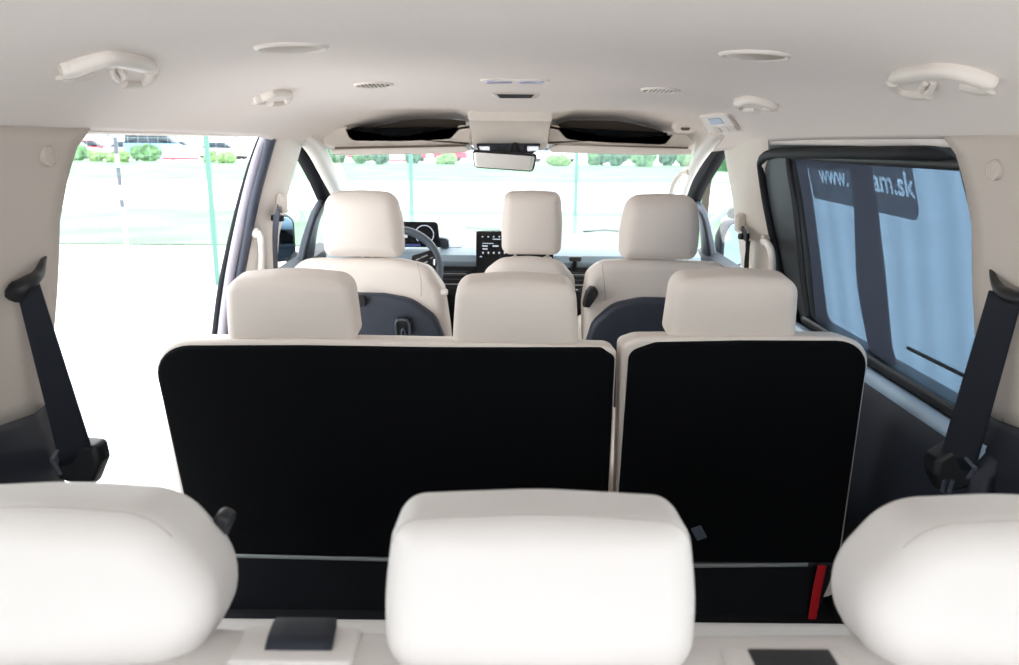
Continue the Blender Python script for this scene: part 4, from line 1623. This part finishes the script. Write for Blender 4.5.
# fence of green posts and wire mesh
FG = mat('fence green', (.105, .235, .195), .5, spec=.4)
WIRE = mat('fence wire', (.30, .42, .38), .5)
p2 = Vector((-1.32, 10.5, GZ))
dv = Vector((2.27, 1.05, 0))
fence = thing('mesh_fence', 'green wire mesh fence with thin posts across the lawn', 'fence', tuple(p2))
posts = [p2 + dv * k for k in (-2, -1, 0, 1, 1.9)]
for p in posts:
    v, f = rbox_geo((p.x, p.y, GZ + 1.25), (.052, .052, 2.5), .006)
    link_mesh('post', v, f, FG, fence)
for a, b in zip(posts, posts[1:]):
    V, Fc = [], []
    nx = 24
    gs = []
    for i in range(1, nx):
        p = a.lerp(b, i / nx)
        gs.append(tube_geo([p + Vector((0, 0, .1)), p + Vector((0, 0, 2.4))], .0014, n=4))
    for k in range(12):
        z = .15 + k * .2
        gs.append(tube_geo([a + Vector((0, 0, z)), b + Vector((0, 0, z))], .0016, n=4))
    V, Fc = join(*gs)
    link_mesh('wire_mesh', V, Fc, WIRE, fence)

# white pole with grey bands left of the first fence post
q = atZ(127, 250, GZ)
pole = thing('marker_pole', 'thin white pole with grey bands seen through the left opening', 'pole', (q.x, q.y, GZ))
tube('pole', [(q.x, q.y, GZ), (q.x, q.y, GZ + 3.2)], .028, mat('white paint', (.85, .86, .86), .5), pole, n=12)
for za, zb in ((1.50, 1.76), (1.02, 1.30), (.68, .80)):
    tube('band', [(q.x, q.y, GZ + za), (q.x, q.y, GZ + zb)], .032, mat('band grey', (.10, .11, .14), .5), pole, n=12)
q = atZ(430, 162, GZ)
pole = thing('marker_pole', 'white pole standing behind the fence, ahead of the windscreen', 'pole', (q.x, q.y, GZ))
tube('pole', [(q.x, q.y, GZ), (q.x, q.y, GZ + 4)], .30, mat('white paint', (.85, .86, .86), .5), pole, n=14)
rbox('foot', (q.x, q.y, GZ + .15), (.9, .9, .3), GROUND, pole, r=.03)

WHITE = mat('white car paint', (.75, .76, .76), .35, spec=.5)
CARGLASS = mat('car glass dark', (.035, .055, .075), .15, spec=.6)
TYRE = mat('tyre', (.02, .02, .02), .8)


def car(x, y, col, label, length=4.4, h=1.5, rz=0, van=False, zo=0):
    m = mat('paint %s' % (col,), col, .35, spec=.5)
    e = thing('car', label, 'car', (x, y, GZ), 'parked cars')
    Mx = Matrix.Translation((x, y, GZ)) @ Matrix.Rotation(math.radians(rz), 4, 'Z')
    L = length / 2
    if van:
        low = [(-L, .32), (L, .32), (L, .75), (L * .9, 1.0), (L * .6, h * .60), (-L, h * .60)]
        gh = [(-L * .97, h * .6), (L * .66, h * .6), (L * .42, h * .95), (-L * .94, h * .95)]
        rf = [(-L * .96, h * .93), (L * .44, h * .93), (L * .40, h), (-L * .92, h)]
    else:
        low = [(-L, .30), (L, .30), (L, .62), (L * .93, .80), (L * .42, .93), (-L * .72, .96), (-L * .97, .90)]
        gh = [(-L * .80, .92), (L * .42, .92), (L * .10, h - .06), (-L * .48, h - .06)]
        rf = [(-L * .52, h - .08), (L * .12, h - .08), (L * .06, h), (-L * .44, h)]
    for nm, ol, wd, mm in (('body', low, 1.76, m), ('greenhouse', gh, 1.56, CARGLASS), ('roof_panel', rf, 1.5, m)):
        slab(nm, round_poly(ol, .10 if nm == 'body' else .05, 4), wd, mm, e, bev=.12 if nm != 'roof_panel' else .03, M=Mx @ Matrix.Translation((0, -wd / 2, 0)), step=.4)
    for wx in (-L * .62, L * .62):
        for wy in (-.82, .62):
            g_ = lathe_geo([(.10, 0), (.31, .0), (.33, .04), (.33, .16), (.31, .20), (.10, .20)], Mx @ Matrix.Translation((wx, wy + .2, .33)) @ Matrix.Rotation(PI / 2, 4, 'X'), 20)
            link_mesh('wheel', g_[0], g_[1], TYRE, e)
    return e


def far(x, Y):
    return (x - 511.2) / F * Y / .985


CY = 66
for x, col, lab, kw in (
        (92, (.78, .77, .77), 'white car parked at the far left behind a bush', dict(length=4.6)),
        (112, (.62, .03, .05), 'red car half hidden behind the large bush on the left', dict(length=4.2, dy=9)),
        (148, (.70, .73, .76), 'silver car between the two left hedge bushes', dict(length=4.4, dy=3)),
        (172, (.22, .36, .62), 'blue van parked left of the green fence post', dict(length=4.9, h=2.2, van=True, dy=0.5)),
        (197, (.45, .52, .62), 'grey blue car just left of the green fence post', dict(length=4.4, dy=7)),
        (236, (.72, .76, .80), 'pale car parked right of the left fence post', dict(length=4.6, dy=3)),
        (348, (.60, .04, .08), 'dark red car seen left of the middle fence post', dict(length=4.3, dy=5)),
        (378, (.55, .05, .08), 'red car close behind the hedge, ahead of the steering wheel', dict(length=4.0, dy=2)),
        (443, (.68, .06, .12), 'bright red car right of the white pole', dict(length=4.6, dy=2, h=1.6)),
        (470, (.80, .80, .80), 'white car beside the mirror, right of the red car', dict(length=4.4, dy=5)),
        (552, (.80, .81, .82), 'white car just left of the right fence post', dict(length=4.6, dy=3)),
        (618, (.66, .05, .12), 'red car hidden among bushes ahead of the passenger seat', dict(length=4.2, dy=5))):
    dy = kw.pop('dy', 0)
    Y = CY + dy
    car(far(x, Y), Y, col, lab, **kw)

# white low boards with a red lower edge
for x0, x1, lab in ((176, 211, 'white board with red lower edge left of the green fence post'), (390.5, 411, 'white board with red lower edge left of the middle fence post')):
    Y = 62.5
    xa, xb = far(x0, Y), far(x1, Y)
    e = thing('sign_board', lab, 'sign', ((xa + xb) / 2, Y, GZ), 'white boards by the car park')
    rbox('board', ((xa + xb) / 2, Y, GZ + .72), (xb - xa, .10, .92), WHITE, e, r=.02)
    rbox('edge_strip', ((xa + xb) / 2, Y - .03, GZ + .20), (xb - xa, .12, .14), mat('red edge', (.70, .10, .14), .5), e, r=.02)
    for t in (.1, .9):
        rbox('leg', (lerp(xa, xb, t), Y + .02, GZ + .10), (.12, .10, .20), WHITE, e, r=.02)

# bushes
BUSH = [mat('bush green', (.15, .27, .14), .9, spec=.1, var=.45, vscale=2.5), mat('bush bright', (.25, .37, .17), .9, spec=.1, var=.4, vscale=2.5), mat('bush deep', (.10, .19, .12), .9, spec=.1, var=.45, vscale=2.5)]


def bush(x, y, w, h, m, label, seed, name='bush', group='bushes by the car park', z=GZ, d=None, leaves=260):
    rng = random.Random(seed)
    V, Fc = [], []
    d = d or min(.62, w * .5)
    n_l = 5
    lobes = [(rng.uniform(-.42, .42) * w, rng.uniform(-.2, .2) * d, rng.uniform(.25, .55) * h, rng.uniform(.18, .32)) for _ in range(n_l)] + [(0, 0, .42 * h, .36)]
    for lx, ly, lz, lr in lobes:
        bm = bmesh.new()
        bmesh.ops.create_icosphere(bm, subdivisions=3, radius=1)
        n0 = len(V)
        for q in bm.verts:
            k = 1 + .45 * noise.noise(q.co * 2.3 + Vector((seed * 3.1, lx, ly))) + .18 * noise.noise(q.co * 6 + Vector((lx, seed, 0)))
            c = q.co * k
            V.append(Vector((x + lx + c.x * lr * w, y + ly + c.y * lr * d * 1.6, z + max(.0, lz + c.z * .5 * h * lr / .40))))
        for fc in bm.faces:
            Fc.append(tuple(q.index + n0 for q in fc.verts))
        bm.free()
    for _ in range(leaves):
        lx, ly, lz, lr = rng.choice(lobes)
        a = Vector((rng.gauss(0, 1), rng.gauss(0, 1), rng.gauss(0, 1))).normalized()
        c = Vector((x + lx + a.x * lr * w * 1.06, y + ly + a.y * lr * d * 1.65, z + max(.03, lz + a.z * .5 * h * lr / .38)))
        s_ = .035 * w ** .5 * rng.uniform(.7, 1.5)
        u = Vector((rng.gauss(0, 1), rng.gauss(0, 1), rng.gauss(0, 1))).normalized() * s_
        w_ = u.cross(a).normalized() * s_ * .5
        n0 = len(V)
        V += [c - u, c + w_, c + u, c - w_]
        Fc.append((n0, n0 + 1, n0 + 2, n0 + 3))
    me = bpy.data.meshes.new(name)
    me.from_pydata([tuple(q) for q in V], [], Fc)
    me.materials.append(m)
    o = bpy.data.objects.new(name, me)
    COL.objects.link(o)
    if label:
        tag(o, label, 'bush', group)
    return o


BY = 61
for i, (x, wpx, hp, k, lab) in enumerate((
        (90, 34, 1.1, 0, 'large rounded bush at the far left of the car park edge'),
        (114, 14, .7, 1, 'low yellow green bush right of the large left bush'),
        (134, 18, .75, 1, 'low bright bush just right of the banded pole'),
        (163, 26, 1.15, 0, 'tall pale bush in front of the silver car on the left'),
        (223, 14, .75, 1, 'low bush just right of the left fence post'),
        (240, 16, .7, 1, 'low bright bush next to the left door seal'),
        (345, 22, 1.0, 2, 'leafy bush at the left end of the windscreen view'),
        (366, 20, .9, 0, 'leafy bush between the two red cars ahead of the driver'),
        (384, 14, .9, 2, 'deep green bush left of the white board'),
        (419, 14, 1.1, 2, 'deep green bush between the middle post and the white pole'),
        (452, 18, .7, 1, 'low bright bush under the bright red car'),
        (560, 22, .7, 1, 'low bright bush left of the right fence post'),
        (592, 20, 1.2, 0, 'green bush right of the right fence post'),
        (612, 24, 1.6, 2, 'tall deep green bush above the passenger headrest'),
        (640, 26, 1.4, 0, 'broad green bush near the right end of the windscreen view'),
        (663, 22, 1.5, 2, 'dark bush next to the windscreen pillar on the right'),
        (684, 22, 1.3, 0, 'green bush at the right end of the windscreen view'))):
    bush(far(x, BY - 1.9 * (i % 3)), BY - 1.9 * (i % 3), wpx / F * BY, hp * 1.35, BUSH[k], lab, i + 3)

# long low building behind the car park
bld = thing('building', 'long white building with a row of dark windows behind the left car park', 'building', (far(180, 96), 96, GZ))
xa, xb = far(20, 96), far(262, 96)
rbox('facade', ((xa + xb) / 2, 97, GZ + 3), (xb - xa, 2, 6), WHITE, bld, r=.05)
for x0, x1 in ((124, 137), (144, 168), (172, 192), (196, 206), (226, 236), (240, 250)):
    p0, p1_ = far(x0, 96), far(x1, 96)
    wv = rbox('window', ((p0 + p1_) / 2, 95.98, GZ + 2.35), (p1_ - p0, .12, 1.0), mat('far window', (.12, .22, .28), .3), bld, r=.02)
    for t in (.33, .66):
        rbox('mullion', (lerp(p0, p1_, t), 95.9, GZ + 2.35), (.12, .08, 1.0), WHITE, wv, r=.01)

# things seen through the right front window: tree, made-up arm in place of a pick-up, white wall
tq = Vector((4.6, 17.5, GZ))
tree = thing('tree', 'leafy tree seen through the right front window', 'tree', tuple(tq))
tube('trunk', spline([(tq.x - .3, tq.y, GZ), (tq.x - .25, tq.y, GZ + 1.2), (tq.x - .05, tq.y, GZ + 2.2), (tq.x + .3, tq.y, GZ + 3.2)], 5), .10, mat('bark', (.07, .055, .045), .9), tree, n=10)
cr = bush(tq.x + .25, tq.y, 1.7, 2.6, mat('crown', (.075, .16, .085), .9, spec=.1, var=.4, vscale=3), None, 41, 'crown', z=GZ + 1.15, d=1.5, leaves=900)
cr.parent = tree
cr.matrix_parent_inverse = tree.matrix_basis.inverted()
bq = [atY(703, 229, 8.0), atY(741, 199, 8.0), atY(729, 214, 8.0)]
br = thing('vehicle_standin', 'sloping grey barrier arm made up in place of a parked pick-up, behind the right door mirror', 'vehicle_standin', (bq[2].x, 8.0, GZ))
tube('arm', [bq[0], bq[0].lerp(bq[1], .5), bq[1]], .05, mat('barrier grey', (.22, .27, .31), .5), br, rb=.03, n=10, power=.6)
rbox('post', (bq[2].x, 8.06, (GZ + bq[2].z) / 2), (.10, .08, bq[2].z - GZ), WHITE, br, r=.015)
v, f = rbox_geo((bq[2].x + .04, 7.95, bq[2].z + .01), (.13, .08, .10), .02)
link_mesh('pivot_cap', v, f, BLACK, br)
ww = thing('garden_wall', 'low white wall of three courses below the tree on the right', 'wall', (2.15, 7.3, GZ))
for k in range(3):
    rbox('course', (2.15, 7.3, GZ + .13 + k * .265), (1.1, .14, .255), WHITE, ww, r=.02)

# ------------------------------------------------------------------ light, world, camera
W = bpy.data.worlds.new('overcast sky')
SC.world = W
W.use_nodes = True
bg = W.node_tree.nodes['Background']
bg.inputs['Color'].default_value = (.93, .975, 1.0, 1)
bg.inputs['Strength'].default_value = 4.6

cam = bpy.data.cameras.new('camera')
co = bpy.data.objects.new('camera', cam)
COL.objects.link(co)
cam.sensor_width = 23.6
cam.lens = F / 1019 * 23.6
cam.clip_start = .02
cam.clip_end = 1000
back = -FW
co.matrix_world = Matrix(((RT.x, UP.x, back.x, EYE.x), (RT.y, UP.y, back.y, EYE.y), (RT.z, UP.z, back.z, EYE.z), (0, 0, 0, 1)))
cam.dof.use_dof = True
cam.dof.focus_distance = 1.9
cam.dof.aperture_fstop = 4.0
SC.camera = co

vs_ = SC.view_settings
vs_.view_transform = 'Standard'
vs_.look = 'None'
vs_.gamma = 1
vs_.exposure = 0.0
vs_.use_curve_mapping = False
SC.cycles.use_denoising = True
SC.cycles.max_bounces = 10
SC.cycles.diffuse_bounces = 6
SC.cycles.transparent_max_bounces = 16
SC.cycles.caustics_reflective = False
SC.cycles.caustics_refractive = False
